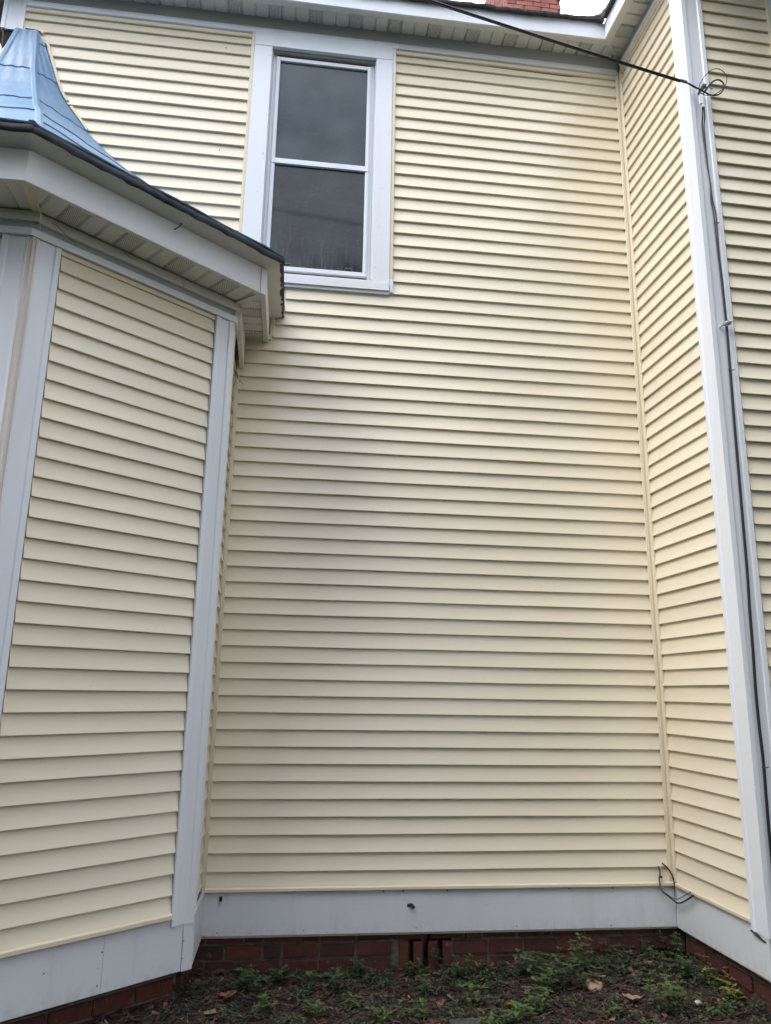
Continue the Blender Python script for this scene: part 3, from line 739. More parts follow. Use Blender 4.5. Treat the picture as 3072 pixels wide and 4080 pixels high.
# right hand return slope, left slope
m = MB(); zw = 4.09; w0 = Vector((roof_x(zw), .011, zw))
m.add([e2, (e3_.x, .011, 3.655), (-2.3, .011, 3.93), w0], [(0, 1, 2, 3)]); m.build('roof_panel', ROOFM, broof)
m = MB(); lz = [3.66, 4.0, 4.3, 4.6, 4.97, 5.35, 5.6, 5.78]; vs = []
for z in lz: vs += [left_hip(z), Vector((2 * -4.079 - roof_x(z), .011, z))]
m.add(vs, [(2 * i, 2 * i + 1, 2 * i + 3, 2 * i + 2) for i in range(len(lz) - 1)]); m.build('roof_panel', ROOFM, broof, smooth=40)
# hip caps
def cap(fn, wd):
    m = MB(); zs = np.linspace(3.656, 5.77, 34); m.sweep(lambda z: [fn(z) + Vector(v) for v in ((-wd, -.004, .0), (-wd * .45, -.014, .008), (wd * .45, -.011, .010), (wd, .002, .0), (0, .006, -.01))], zs); return m.build('hip_cap', ROOFM, broof, smooth=35)
cap(hip, .024); cap(left_hip, .024)
# cream J trim following the roof line on the wall
pts = [(-4.10, 5.803), (-3.99, 5.790), (-3.93, 5.690), (-3.815, 5.36), (-3.736, 5.207), (-3.643, 5.08), (-3.572, 4.98)]
sp = spline([(x, 0, z) for x, z in pts], 3)
for lo, hi in ((0, 5), (5, 13), (13, 19)):
    seg = sp[lo:hi]; m = MB()
    def ring(i):
        a = seg[max(i - 1, 0)]; b = seg[min(i + 1, len(seg) - 1)]; t = (b - a).normalized(); nn_ = Vector((-t.z, 0, t.x)); nn_ = nn_ if nn_.x + nn_.z > 0 else -nn_
        p = seg[i]; return [BK(p.x + nn_.x * d, o, p.z + nn_.z * d) for d, o in ((-.004, .001), (-.004, .026), (.014, .025), (.016, .001))]
    m.sweep(ring, range(len(seg))); m.build('trim_strip', CREAMT, wall_b, smooth=40)

# ------------------------------------------------------------------ windows
def board(F, a0, a1, o0, o1, z0, z1, name, mat, parent, ch=.003): m = MB(); m.box(F, a0, a1, o0, o1, z0, z1, ch); return m.build(name, mat, parent)
def window(F, x0, x1, z0, z1, zm):
    """x0..x1 inner opening; casing boards, recessed storm window with two panes"""
    m = MB(); m.box(F, x0 - .02, x1 + .02, -.075, -.05, z0 - .05, z1 + .02); w = m.build('window', DARK, house)
    board(F, x0 - .137, x0, .001, .030, z0 - .02, z1, 'casing', WHITE, w); board(F, x1, x1 + .130, .001, .030, z0 - .02, z1, 'casing', WHITE, w)
    board(F, x0 - .137, x1 + .130, .001, .033, z1 + .001, z1 + .128, 'casing', WHITE, w)
    board(F, x0 - .163, x0 - .1375, .001, .026, z0 - .06, z1 + .13, 'trim_strip', CREAMT, w); board(F, x1 + .1305, x1 + .156, .001, .026, z0 + .02, z1 - .12, 'trim_strip', CREAMT, w)
    board(F, x1 + .1305, x1 + .156, .001, .027, z1 - .119, z1 + .13, 'trim_strip', WHITE, w); board(F, x1 + .1305, x1 + .158, .001, .028, z0 - .085, z0 + .019, 'trim_strip', WHITE, w)
    board(F, x0 - .137, x1 + .128, .001, .040, z0 - .078, z0 - .021, 'sill_apron', WHITE, w); board(F, x0 - .137, x1 + .130, .001, .026, z0 - .100, z0 - .079, 'trim_strip', WHITE, w)
    m = MB(); m.sweep(lambda a: [F(a, -.05, z0 + .035), F(a, .036, z0 - .006), F(a, .036, z0 - .02), F(a, -.05, z0 - .02)], [x0 + .001, x1 - .001]); m.build('sill', WHITE, w)
    for a, b in ((x0 - .001, x0 + .006), (x1 - .006, x1 + .001)): board(F, a, b, -.05, .0005, z0 + .03, z1, 'jamb', WHITE, w, .002)
    for a, b in ((x0 + .0065, x0 + .0335), (x1 - .0335, x1 - .0065)): board(F, a, b, -.05, -.032, z0 + .03, z1 - .015, 'blind_stop', WHITE, w, .002)
    board(F, x0 + .007, x1 - .007, -.05, -.002, z1 - .014, z1, 'jamb', FRIEZE, w, .001); board(F, x0 + .0335, x1 - .0335, -.05, -.034, z1 - .047, z1 - .0145, 'blind_stop', BARE, w, .001)  # head jamb in darkened grey to paint in the recess shadow
    fx0, fx1, fz0, fz1 = x0 + .034, x1 - .034, z0 + .050, z1 - .048; t = .030
    def frame(name, a0, a1, b0, b1, o0, o1, wd):
        m = MB()
        for q in ((a0, a0 + wd, b0, b1), (a1 - wd, a1, b0, b1)): m.box(F, q[0], q[1], o0, o1, q[2], q[3], .003); m.box(F, q[0] + wd * .35, q[0] + wd * .65, o1, o1 + .003, q[2], q[3])
        for q in ((b0, b0 + wd), (b1 - wd, b1)): m.box(F, a0 + wd, a1 - wd, o0, o1 - .001, q[0], q[1])
        return m.build(name, WHITE, w)
    frame('storm_frame', fx0, fx1, fz0, fz1, -.048, -.012, t)
    board(F, fx0 + .004, fx1 - .004, -.046, -.006, zm - .020, zm + .020, 'meeting_rail', WHITE, w)
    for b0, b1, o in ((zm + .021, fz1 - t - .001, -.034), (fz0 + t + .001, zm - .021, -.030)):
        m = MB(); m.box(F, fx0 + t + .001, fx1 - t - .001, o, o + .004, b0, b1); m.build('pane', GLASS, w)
    # pull tabs
    for a in (fx0 + .13, fx1 - .16):
        m = MB(); z = fz0 + t + .012; m.tube([F(a, -.024, z), F(a + .004, -.02, z + .016), F(a + .05, -.02, z + .016), F(a + .054, -.024, z)], .003, 5); m.build('pull_tab', GREYC, w)
    return w
w1 = window(BK, -2.281, -1.474, 3.952, 5.886, 4.905)
w2 = window(FT, .650, 1.75, 3.80, 5.95, 4.85)

# ------------------------------------------------------------------ brick foundation
m = MB(); m.box(BK, -2.9, -1.162, -.05, -.031, -.75, -.34); m.box(BK, -.893, .60, -.05, -.031, -.75, -.34); m.box(BK, -1.2, -.86, -.12, -.10, -.75, -.34)
m.box(SD, .0, 1.0, -.06, -.036, -.75, -.345); m.box(FT, -.1, 3.9, -.06, -.036, -.75, -.345); m.box(BA, -1.1, .11, -.115, -.092, -.75, -.349); m.prism([(CR.x - .10, CR.y + .05), (CR.x - .085, CR.y + .05), (CR.x - .085, .03), (CR.x - .10, .03)], -.75, -.349); m.box(BF, -1.5, 0, -.06, -.045, -.75, -.349)
found = m.build('foundation', MORTAR, house)
def brick_mesh(lx, ly, lz, seed):
    bm = bmesh.new(); bmesh.ops.create_cube(bm, size=1)
    bmesh.ops.bevel(bm, geom=bm.edges[:], offset=.045, segments=1, affect='EDGES')
    rr = random.Random(seed)
    for v in bm.verts: v.co = Vector((v.co.x * lx, v.co.y * ly, v.co.z * lz)) + Vector((rr.uniform(-1, 1), rr.uniform(-1, 1), rr.uniform(-1, 1))) * .0028
    me = bpy.data.meshes.new('brick'); bm.to_mesh(me); bm.free(); return me
def put(me, mat, F, a, o, z, parent, name='brick', tilt=0.):
    if not me.materials: me.materials.append(mat)
    ob = bpy.data.objects.new(name, me); COL.objects.link(ob); ob.parent = parent
    v = F(a, o, z); ob.location = v - WL[parent.name]; ob.rotation_euler = (rng.uniform(-.012, .012), tilt + rng.uniform(-.012, .012), math.atan2(F.d.y, F.d.x) + rng.uniform(-.01, .01)); WL[ob.name] = v; return ob
FB = [brick_mesh(.203, .06, .068, i) for i in range(4)]; HB = [brick_mesh(.098, .06, .068, i + 9) for i in range(3)]; UB = [brick_mesh(.056, .07, .160, i + 20) for i in range(3)]
rows = [-.6085, -.5245, -.4405, -.3565]
for ri, z in enumerate(rows):
    a = -2.46 - (.11 if ri % 2 else 0)
    while a < .50:
        half = rng.random() < .16; L0 = .113 if half else .218
        if z < -.36 + .1 and (a + L0 > -1.225 and a < -.885) and ri in (1, 2): a = -.885 if a + L0 > -1.225 + .19 or a > -1.3 else a + L0; continue
        put(rng.choice(HB if half else FB), BRICK, BK, a + L0 / 2, -.047 + rng.uniform(-.003, .004), z, found); a += L0
for a in (-1.188, -1.101, -1.010, -.922): put(rng.choice(UB), BRICK, BK, a, -.043, -.485, found)
for ri, z in enumerate(rows):
    a = .03 + (.1 if ri % 2 else 0)
    while a < 1.0: put(rng.choice(FB), BRICK, SD, a + .109, -.050 + rng.uniform(-.003, .003), z, found); a += .218
    a = .105
    if ri % 2: put(rng.choice(HB), BRICK, BA, a - .049, -.106, z, found); a -= .113
    while a > -1.0: put(rng.choice(FB), BRICK, BA, a - .102, -.106 + rng.uniform(-.003, .003), z, found); a -= .218
    F2 = Fr((CR.x - .085, CR.y + .03), (0, 1), (1, 0))
    for j in range(2): put(rng.choice(FB), BRICK, F2, .12 + j * .218 + (.1 if ri % 2 else 0), .0, z, found)

# ------------------------------------------------------------------ chimney
CX0, CX1, CY0, CY1 = .325, 1.005, 2.3, 3.62
m = MB(); m.prism([(CX0 + .012, CY0 + .012), (CX1 - .012, CY0 + .012), (CX1 - .012, CY1 - .012), (CX0 + .012, CY1 - .012)], 7.0, 10.3)
chim = m.build('chimney', CMORT, house)
CB = [brick_mesh(.205, .09, .060, i + 40) for i in range(4)]
FC = Fr((CX0, CY0), (1, 0), (0, -1)); FL = Fr((CX0, CY0), (0, 1), (-1, 0))
nrow = 0; z = 8.62
while z < 10.3:
    for F, w, off in ((FC, CX1 - CX0, 0), (FL, CY1 - CY0, 1)):
        a = (.11 if (nrow + off) % 2 else 0) + (0 if F is FC else .0); first = True
        if (nrow + off) % 2: o = put(rng.choice(CB), CHIMB, F, .052, -.045, z, chim); o.scale = (.50, 1, 1)
        while a + .10 < w:
            L0 = min(.213, w - a)
            if L0 < .08: break
            o = put(rng.choice(CB), CHIMB, F, a + L0 / 2, -.045, z, chim); o.scale = ((L0 - .006) / .213, 1, 1); a += L0
    z += .069; nrow += 1

# ------------------------------------------------------------------ small fittings of the house
def nail(F, a, z, o, L_=.018, parent=house, down=.3): m = MB(); m.tube([F(a, o, z), F(a, o + L_, z - down * L_)], [.0022, .0026], 6); return m.build('nail', RUSTRED, parent)
nail(BK, -2.633, 5.836, .006, .022); nail(BK, -2.622, 4.928, .006, .022); nail(BK, -2.303, 4.92, .028, .02)
for a, z in ((-2.30, 5.80), (-2.38, 5.1), (-2.33, 4.6), (-1.45, 5.84), (-1.37, 5.2), (-1.41, 4.72), (-1.43, 4.40), (-1.45, 4.06), (-2.1, 5.95), (-1.7, 5.94), (-1.5, 5.93)):
    m = MB(); m.tube([BK(a, .029, z), BK(a, .0345, z)], .0035, 6); m.build('screw_head', ZINC, w1)
for F, a, z, o, par in ((BK, -2.29, -.325, .018, wall_b), (BK, -1.79, -.322, .018, wall_b), (BK, -1.12, -.32, .018, wall_b), (BK, -.50, -.322, .018, wall_b), (BK, .1, -.33, .018, wall_b), (BA, -.35, -.17, .017, bay), (BA, -.36, -.31, .017, bay), (BA, -.62, -.2, .016, bay), (BA, .09, -.21, .02, bay), (BA, .088, -.29, .02, bay)):
    m = MB(); m.tube([F(a, o - .002, z), F(a, o + .003, z)], .0042, 7); m.build('nail', GREYC, par)
for a, z, dx in ((-2.281, -.140, .002), (-1.170, -.196, .022)):
    m = MB(); m.tube([BK(a, .015, z), BK(a + dx, .030, z + .004), BK(a + dx * 1.4, .052, z - .004)], [.010, .0105, .0085], 8); m.build('plug', CABLE, wall_b, smooth=50)
for a in (-1.32, -1.20, -.93, .12, -.16): m = MB(); m.tube([BK(a, .02, -.106), BK(a + .002, .024, -.12)], .0035, 5); m.build('nail', CABLE, wall_b)
# screw hook in the bay fascia
hp = Vector((-2.68, -1.075, 3.535)); n3 = Vector((AN.x, AN.y, 0)); d3 = Vector((AD.x, AD.y, 0)); hp = Vector((*(A1 + AD * ((hp.xy - A1).dot(AD)) + AN * .252), 3.535))
m = MB(); m.tube(spline([hp, hp + n3 * .02 + d3 * .002, hp + n3 * .036 + d3 * .008 + Vector((0, 0, .006)), hp + n3 * .044 + d3 * .016 + Vector((0, 0, .020)), hp + n3 * .036 + d3 * .022 + Vector((0, 0, .034)), hp + n3 * .026 + d3 * .022 + Vector((0, 0, .034))], 5), .0036, 7); m.build('hook', CABLE, beave, smooth=60)
# old spider webs and a dry vine tendril stuck to the bay
m = MB(); b0 = Vector((-2.39, -.02, 3.17))
for dx, dz in ((.01, -.06), (.028, -.085), (-.008, -.05), (.05, -.10)):
    m.tube(spline([b0, b0 + Vector((dx * .3, -.015, dz * .5)), b0 + Vector((dx, -.012, dz))], 3), .0016, 4)
m.build('dry_tendril', BARE, bay)
m = MB(); b0 = BA(-.85, .035, 3.36)
m.tube(spline([BA(-1.02, .032, 3.40), BA(-.98, .034, 3.39), BA(-.93, .032, 3.36), BA(-.90, .036, 3.345), BA(-.885, .034, 3.33)], 4), .0012, 4)
m.tube(spline([BA(-.62, .033, 3.42), BA(-.60, .04, 3.405), BA(-.57, .036, 3.40)], 4), .0015, 4); m.tube(spline([BA(-.25, .03, 3.40), BA(-.235, .034, 3.38), BA(-.24, .03, 3.36)], 4), .0014, 4)
m.build('dry_tendril', CABLE, bay)

# ------------------------------------------------------------------ overhead service cable with its loops
anchor = Vector((.607, -.962, 4.985))
sc = empty('service_cable', anchor); tag(sc, 'black overhead cable running from the sky to the white corner trim, with coiled slack loops', 'cable')
e0 = Vector((.449, -1.0, 5.009)); e9 = Vector((-13.0, -2.15, 8.05))
def sag(t, s=.35): v = e0.lerp(e9, t); v.z -= s * 4 * t * (1 - t); return v
ts = [(i / 40) ** 1.5 for i in range(41)]
m = MB(); m.tube([sag(t) for t in ts], .0062, 8); m.tube([sag(t) + Vector((0, .003, -.0105)) for t in ts], .0042, 8); m.build('span', CABLE, sc, smooth=60)
m = MB(); m.tube([e0, e0 + (e0 - sag(.02)).normalized() * .045], .0095, 8); m.build('grip_sleeve', GREYC, sc, smooth=60)
m = MB(); m.tube(spline([e0 + Vector((.03, .0, -.004)), (.543, -.995, 4.976), (.579, -1.0, 4.956), (.616, -1.0, 4.937), (.652, -1.0, 4.921), (.701, -1.0, 4.927), (.736, -.998, 4.957), (.759, -.995, 4.999), (.756, -.995, 5.031), (.728, -1.0, 5.049), (.695, -1.0, 5.041), (.661, -1.0, 5.011), (.634, -1.0, 4.975), (.615, -.995, 4.945), (.602, -.98, 4.918), (.596, -.975, 4.89)], 6), .0050, 8); m.build('slack_loop', CABLE, sc, smooth=60)
m = MB(); m.tube(spline([(.583, -.985, 4.90), (.571, -1.01, 4.965), (.59, -1.02, 5.01), (.614, -1.02, 5.047), (.657, -1.02, 5.096), (.707, -1.02, 5.117), (.750, -1.02, 5.098), (.768, -1.02, 5.050), (.756, -1.015, 4.998), (.724, -1.01, 4.958), (.673, -1.005, 4.921), (.615, -1.0, 4.915), (.58, -.995, 4.935)], 6), .0027, 7); m.build('slack_loop', CABLE, sc, smooth=60)
m = MB(); m.tube(spline([e0 + Vector((.02, .004, .006)), (.53, -.985, 5.004), (.58, -.98, 4.985), (.607, -.975, 4.985)], 4), .0028, 6); m.tube(spline([(.600, -.985, 4.99), (.625, -.985, 5.0), (.648, -.985, 4.99)], 4), .0014, 5); m.build('tie_wire', CABLE, sc, smooth=60)
m = MB(); m.tube([(.610, -.935, 4.985), (.610, -.975, 4.985), (.612, -1.004, 4.984)], [.008, .012, .017], 8); m.tube([(.612, -1.005, 4.984), (.613, -1.016, 4.983)], [.011, .009], 6); m.build('anchor_screw', GREYC, sc, smooth=40)
m = MB(); m.tube([(.634, -1.0, 4.975), (.612, -.998, 4.94)], [.0085, .0075], 8); m.tube([(.64, -1.0, 4.985), (.66, -1.0, 4.975), (.672, -1.0, 4.968)], .0025, 5); m.build('wrap', CABLE, sc)
m = MB(); c0 = Vector((.584, -.992, 4.915)); c1 = Vector((.592, -.992, 4.848)); c2 = Vector((.596, -.992, 4.822))
m.prism([(.576, -1.0), (.598, -1.003), (.598, -.985), (.576, -.982)], 4.848, 4.915); m.prism([(.586, -1.0), (.602, -1.002), (.602, -.986), (.586, -.984)], 4.824, 4.8475); m.build('wedge_clamp', PORC, sc)
vc = [(.595, 4.835), (.600, 4.77), (.605, 4.70), (.613, 4.44), (.622, 4.29), (.617, 4.16), (.625, 4.05), (.628, 3.78), (.632, 3.57), (.634, 3.30), (.629, 2.98), (.622, 2.61), (.619, 2.30), (.616, 2.08), (.612, 1.74), (.605, 1.54), (.600, 1.29), (.594, 1.09), (.594, .895), (.598, .714), (.592, .39), (.592, .0), (.590, -.15), (.56, -.19), (.50, -.165)]
dn = empty('drop_cable', (.596, -.955, 4.82)); tag(dn, 'pair of thin black cables clipped down the tall white corner trim', 'cable')
pts = [Vector((x, -.990 if z > 4.8 else -.972 if z > 4.75 else -.956 if z > 4.7 or z < -.14 else -.949, z)) for x, z in vc]; pts[-3].y = -.94; pts[-2] = Vector((.555, -.905, -.172)); pts[-1] = Vector((.535, -.80, -.140))
m = MB(); m.tube(spline(pts, 5), .0050, 7); m.build('cable_run', CABLE, dn, smooth=60)
m = MB(); p2 = [p + Vector((.009 + .007 * math.sin(i * 1.3) * (p.z > 4), .001, 0)) for i, p in enumerate(pts)]; m.tube(spline(p2, 5), .0040, 7); m.build('cable_run', CABLE, dn, smooth=60)
for x, z in ((.628, 4.16 - .17), (.629, 2.98), (.599, .69)):
    m = MB(); m.tube([(x - .012, -.952, z), (x + .002, -.962, z), (x + .017, -.956, z), (x + .026, -.958, z + .004)], .003, 5); m.build('cable_tie', CABLE, dn)
m = MB(); y = -.972
m.tube([(.600, -.93, 3.268), (.606, y, 3.274)], .0055, 6); m.tube([(.604, y, 3.272), (.612, y, 3.276)], .010, 8, 0); m.tube([(.613, y, 3.276), (.625, y, 3.281)], [.017, .017], 10); m.tube([(.626, y, 3.281), (.632, y, 3.284)], .011, 8); m.tube([(.633, y, 3.284), (.646, y, 3.289)], [.017, .017], 10); m.tube([(.646, y, 3.289), (.652, y, 3.291)], .010, 6); m.tube([(.652, y, 3.291), (.668, y, 3.299)], .0045, 6)
st = m.build('standoff', ZINC, dn, smooth=40)

lc = empty('loose_cable', (.423, -.01, -.2)); tag(lc, 'short loose cable drooping across the white skirt board in the inside corner', 'cable')
m = MB(); m.tube(spline([(.431, -.004, .006), (.434, -.012, -.03), (.424, -.018, -.065), (.425, -.03, -.110), (.436, -.034, -.135), (.468, -.04, -.160), (.490, -.06, -.180), (.500, -.10, -.185), (.502, -.18, -.152), (.512, -.27, -.10)], 6), .0052, 7); m.build('cable_run', CABLE, lc, smooth=60)
m = MB(); m.tube(spline([(.429, -.008, .008), (.431, -.016, -.03), (.420, -.022, -.06), (.420, -.034, -.105), (.432, -.036, -.128), (.462, -.042, -.15), (.49, -.055, -.168), (.503, -.10, -.160), (.506, -.17, -.125), (.515, -.23, -.09)], 6), .0034, 6); m.build('cable_run', GREYC, lc, smooth=60)
m = MB(); m.tube(spline([(.456, -.006, .024), (.470, -.022, .01), (.488, -.028, -.012), (.505, -.030, -.04), (.512, -.03, -.068)], 6), .0048, 7); m.build('cable_run', CABLE, lc, smooth=60)
m = MB(); m.tube([(.436, -.004, -.052), (.434, -.030, -.053)], .0065, 7); m.build('cable_clip', CABLE, lc)
for dx, z0, z1 in ((.508, -.04, -.20), (.515, -.06, -.16), (.519, -.10, -.24)):
    m = MB(); m.tube(spline([(dx, -.030, z0), (dx + .003, -.034, (z0 + z1) / 2), (dx - .002, -.032, z1)], 4), .0013, 4); m.build('root_strand', BARE, lc)

# ------------------------------------------------------------------ mulch bed
def in_bed(x, y):
    if y > .035 or x > .56: return False
    if x < -2.44 and y > CR.y + (x - CR.x) * AD.y / AD.x + .12: return False
    return True
cv = []; cf_ = []; ct = []
rr = random.Random(21)
def chip(x, y, z, L_, w, t, yaw, pit, rol, tone):
    E_ = Matrix.Rotation(yaw, 3, 'Z') @ Matrix.Rotation(pit, 3, 'Y') @ Matrix.Rotation(rol, 3, 'X'); k = len(cv)
    tw = rr.uniform(.35, 1.)
    for sx, sy, sz in ((-1, -1, -1), (1, -tw, -1), (1, tw, -1), (-1, 1, -1), (-1, -1, 1), (1, -tw, 1), (1, tw, 1), (-1, 1, 1)):
        v = E_ @ Vector((sx * L_ / 2, sy * w / 2, sz * t / 2)); cv.append((x + v.x, y + v.y, z + v.z))
    for f in ((0, 3, 2, 1), (4, 5, 6, 7), (0, 1, 5, 4), (1, 2, 6, 5), (2, 3, 7, 6), (3, 0, 4, 7)): cf_.append(tuple(i + k for i in f)); ct.append(tone)
n_ = 0
while n_ < 15000:
    x = rr.uniform(-3.3, .62); y = rr.uniform(-1.75, .03)
    if not in_bed(x, y): continue
    n_ += 1
    L_ = rr.choice((.012, .018, .025, .035, .05)) * rr.uniform(.7, 1.3)
    tone = min(1, max(0, rr.gauss(.40, .28) + .14 * mnoise.noise(Vector((x * 4, y * 4, 9)))))
    chip(x, y, bed_h(x, y) + rr.uniform(-.002, .012), L_, L_ * rr.uniform(.12, .5), rr.uniform(.001, .005), rr.uniform(0, 6.28), rr.gauss(0, .35), rr.gauss(0, .5), tone)
for i in range(700):      # pale twigs and stalks
    x = rr.uniform(-3, .6); y = rr.uniform(-1.5, .0)
    if in_bed(x, y): chip(x, y, bed_h(x, y) + .012, rr.uniform(.04, .13), rr.uniform(.0015, .004), .002, rr.uniform(0, 6.28), rr.gauss(0, .15), 0, rr.uniform(.7, 1))
tag(obj('mulch', cv, cf_, CHIP, origin=(-1, -.8, -.55), tones=ct), 'dark brown bark mulch chips covering the bed at the foot of the wall', 'mulch', kind='stuff')

# ---- leaves
def leaf(vs, fs, ts, p, d, L_, w, tone, cup=.3, droop=.25):
    d = d.normalized(); side = d.cross(Vector((0, 0, 1)))
    if side.length < .05: side = Vector((1, 0, 0))
    side.normalize(); upv = side.cross(d).normalized(); k = len(vs)
    def q(t, s): return p + d * L_ * t + side * s * w + upv * (abs(s) * w * cup - droop * L_ * t * t)
    vs += [q(0, 0), q(.3, -.42), q(.62, -.40), q(1, 0), q(.62, .40), q(.3, .42), q(.32, 0), q(.66, 0)]
    for f in ((0, 1, 6), (0, 6, 5), (1, 2, 7, 6), (6, 7, 4, 5), (2, 3, 7), (7, 3, 4)): fs.append(tuple(i + k for i in f)); ts.append(tone + rr.uniform(-.06, .06))
def tubev(vs, fs, ts, path, r, tone):
    b = MB(); b.tube(path, r, 4); k = len(vs); vs += b.v; fs += [tuple(i + k for i in f) for f in b.f]; ts += [tone] * len(b.f)
def upright(kind, hgt, nst, ll, spread):
    """seedling clump: several stems with opposite pairs of pointed leaves"""
    vs, fs, ts, mi = [], [], [], []
    for s in range(nst):
        az = rr.uniform(0, 6.28); ln = rr.uniform(.1, .45) * (1 if nst > 1 else .4); h = hgt * rr.uniform(.6, 1.05)
        b = Vector((math.cos(az), math.sin(az), 0)); base = b * rr.uniform(0, spread)
        path = [base + Vector((0, 0, -.01)) + b * ln * h * t * t + Vector((rr.uniform(-.004, .004), rr.uniform(-.004, .004), h * t)) for t in (0, .25, .5, .75, 1)]; path[0] = Vector((0, 0, -.012))
        n0 = len(fs); tubev(vs, fs, ts, path, [.0022, .002, .0018, .0014, .001], .2); mi += [1] * (len(fs) - n0)
        sp_ = spline(path, 4); nn_ = max(3, int(h / (ll * .55)))
        for j in range(nn_):
            t = .18 + .82 * j / max(1, nn_ - 1); p = sp_[min(len(sp_) - 1, int(t * (len(sp_) - 1)))]
            a = j * 1.57 + az + rr.uniform(-.3, .3); sz = ll * (.7 + .5 * math.sin(t * 2.6)) * rr.uniform(.8, 1.15)
            for g in (0, math.pi):
                n0 = len(fs); leaf(vs, fs, ts, p, Vector((math.cos(a + g), math.sin(a + g), rr.uniform(.15, .7))), sz, sz * rr.uniform(.42, .58), min(1, max(0, .2 + .7 * t * t + rr.uniform(-.2, .2)))); mi += [0] * (len(fs) - n0)
        n0 = len(fs)
        for g in range(3): leaf(vs, fs, ts, sp_[-1], Vector((math.cos(g * 2.1), math.sin(g * 2.1), .9)), ll * .6, ll * .26, .9)
        mi += [0] * (len(fs) - n0)
    return vs, fs, ts, mi
def plant(x, y, kind, hgt, nst, ll, spread, label, cat='weed', name='weed'):
    vs, fs, ts, mi = upright(kind, hgt * .95, nst + 1, ll * .98, spread); b = Vector((x, y, bed_h(x, y)))
    root = empty(name, b); tag(root, label, cat, 'weeds sprouting in the mulch bed')
    lv = [f for f, m_ in zip(fs, mi) if m_ == 0]; lt = [t for t, m_ in zip(ts, mi) if m_ == 0]; stv = [f for f, m_ in zip(fs, mi) if m_ == 1]
    def sub(nm, faces, tones, mat):
        used = sorted({i for f in faces for i in f}); mp_ = {u: i for i, u in enumerate(used)}
        return obj(nm, [vs[u] + b for u in used], [tuple(mp_[i] for i in f) for f in faces], mat, root, origin=b, tones=tones, smooth=60)
    sub('leaves', lv, lt, LEAF[kind]); sub('stems', stv, [.3] * len(stv), STEM)
    return root
PL = [(-2.07, -.25, 0, .13, 7, .045, .07, 'dark green leafy clump near the bottom of the bay corner'),
 (-1.91, -.14, 0, .09, 8, .042, .08, 'pale bluish green low clump against the brick left of the vent'),
 (-1.76, -.18, 0, .07, 2, .060, .01, 'small rosette with broad pale leaves in front of the brick wall'),
 (-1.62, -.30, 0, .10, 6, .040, .07, 'low dark green clump in the mulch right of the pale rosette'),
 (-1.47, -.08, 0, .10, 5, .040, .06, 'weed with small leaves leaning on the brick left of the vent'),
 (-1.99, -.58, 1, .10, 3, .045, .03, 'bright green seedling behind the orange curled leaf, near the bay'),
 (-1.73, -.62, 1, .09, 4, .036, .06, 'yellowish green seedlings low in the open mulch toward the bay side'),
 (-1.55, -.52, 1, .08, 4, .036, .05, 'light green seedling with thin stems in the open mulch below the vent bricks'),
 (-1.15, -.10, 0, .09, 3, .036, .03, 'little weed standing before the first gap of the brick vent'),
 (-.985, -.02, 0, .17, 1, .036, .01, 'single stem growing up out of the third gap of the brick vent'),
 (-.87, -.15, 0, .13, 6, .036, .06, 'leafy weed at the foot of the orange upright vent brick'),
 (-.72, -.11, 0, .08, 3, .038, .02, 'small pale green sprig against the brick right of the vent'),
 (-.54, -.20, 0, .13, 9, .042, .10, 'wide dark clump with shiny leaves below the skirt board middle'),
 (-.48, -.42, 1, .15, 6, .050, .08, 'tall light green clump with broad leaves in front of the wide dark clump'),
 (-.37, -.42, 0, .20, 2, .046, .02, 'upright stem with shiny ladder-like leaf pairs'),
 (-.20, -.22, 1, .20, 4, .048, .04, 'tall bright green seedling reaching the brick joint by the right corner'),
 (-.92, -.56, 1, .14, 2, .056, .02, 'seedling with large light green leaves below the vent'),
 (-.88, -.84, 1, .08, 7, .040, .09, 'low spreading green patch nearest the dark slate piece'),
 (-.73, -.80, 1, .10, 1, .085, .0, 'one big pointed bright green leaf standing upright at the picture bottom'),
 (-.61, -.70, 1, .13, 7, .042, .08, 'bushy mid green weed between the big pointed leaf and the tan fungus'),
 (-.24, -.48, 0, .14, 5, .044, .07, 'dark weed with round leaves just above the tan fungus'),
 (.06, -.07, 0, .08, 7, .036, .12, 'low glossy weed along the brick left of the inside corner'),
 (.28, -.06, 0, .09, 8, .036, .12, 'glossy clump crowding the foot of the inside corner'),
 (.47, -.06, 0, .19, 4, .034, .03, 'thin weed climbing the brick in the inside corner'),
 (.40, -.36, 0, .15, 8, .042, .09, 'dark fluffy clump beside the side brick wall'),
 (.06, -.78, 1, .17, 9, .048, .08, 'large bright green bushy weed at the bottom right'),
 (.47, -.50, 2, .10, 6, .036, .08, 'yellowing weed along the side brick wall'),
 (.50, -.70, 2, .09, 6, .036, .08, 'yellow green trailing weed low by the side wall, below the yellowing one'),
 (.30, -.80, 1, .08, 5, .034, .08, 'small green weed beside the white pebble'),
 (-1.40, -.74, 1, .07, 6, .034, .09, 'sparse seedlings at the picture bottom, left of the slate'),
 (-1.24, -.66, 1, .09, 5, .036, .06, 'loose green seedlings at the picture bottom below the vent, close to the slate'),
 (-1.12, -.36, 1, .09, 3, .036, .03, 'small seedling in bare mulch just below the brick vent'),
 (-.20, -.80, 1, .06, 6, .032, .10, 'tiny leaved green patch under the tan fungus'),
 (.12, -.40, 1, .07, 3, .032, .04, 'small sprout alone in the bare brown mulch by the corner')]
for a in PL: plant(*a)
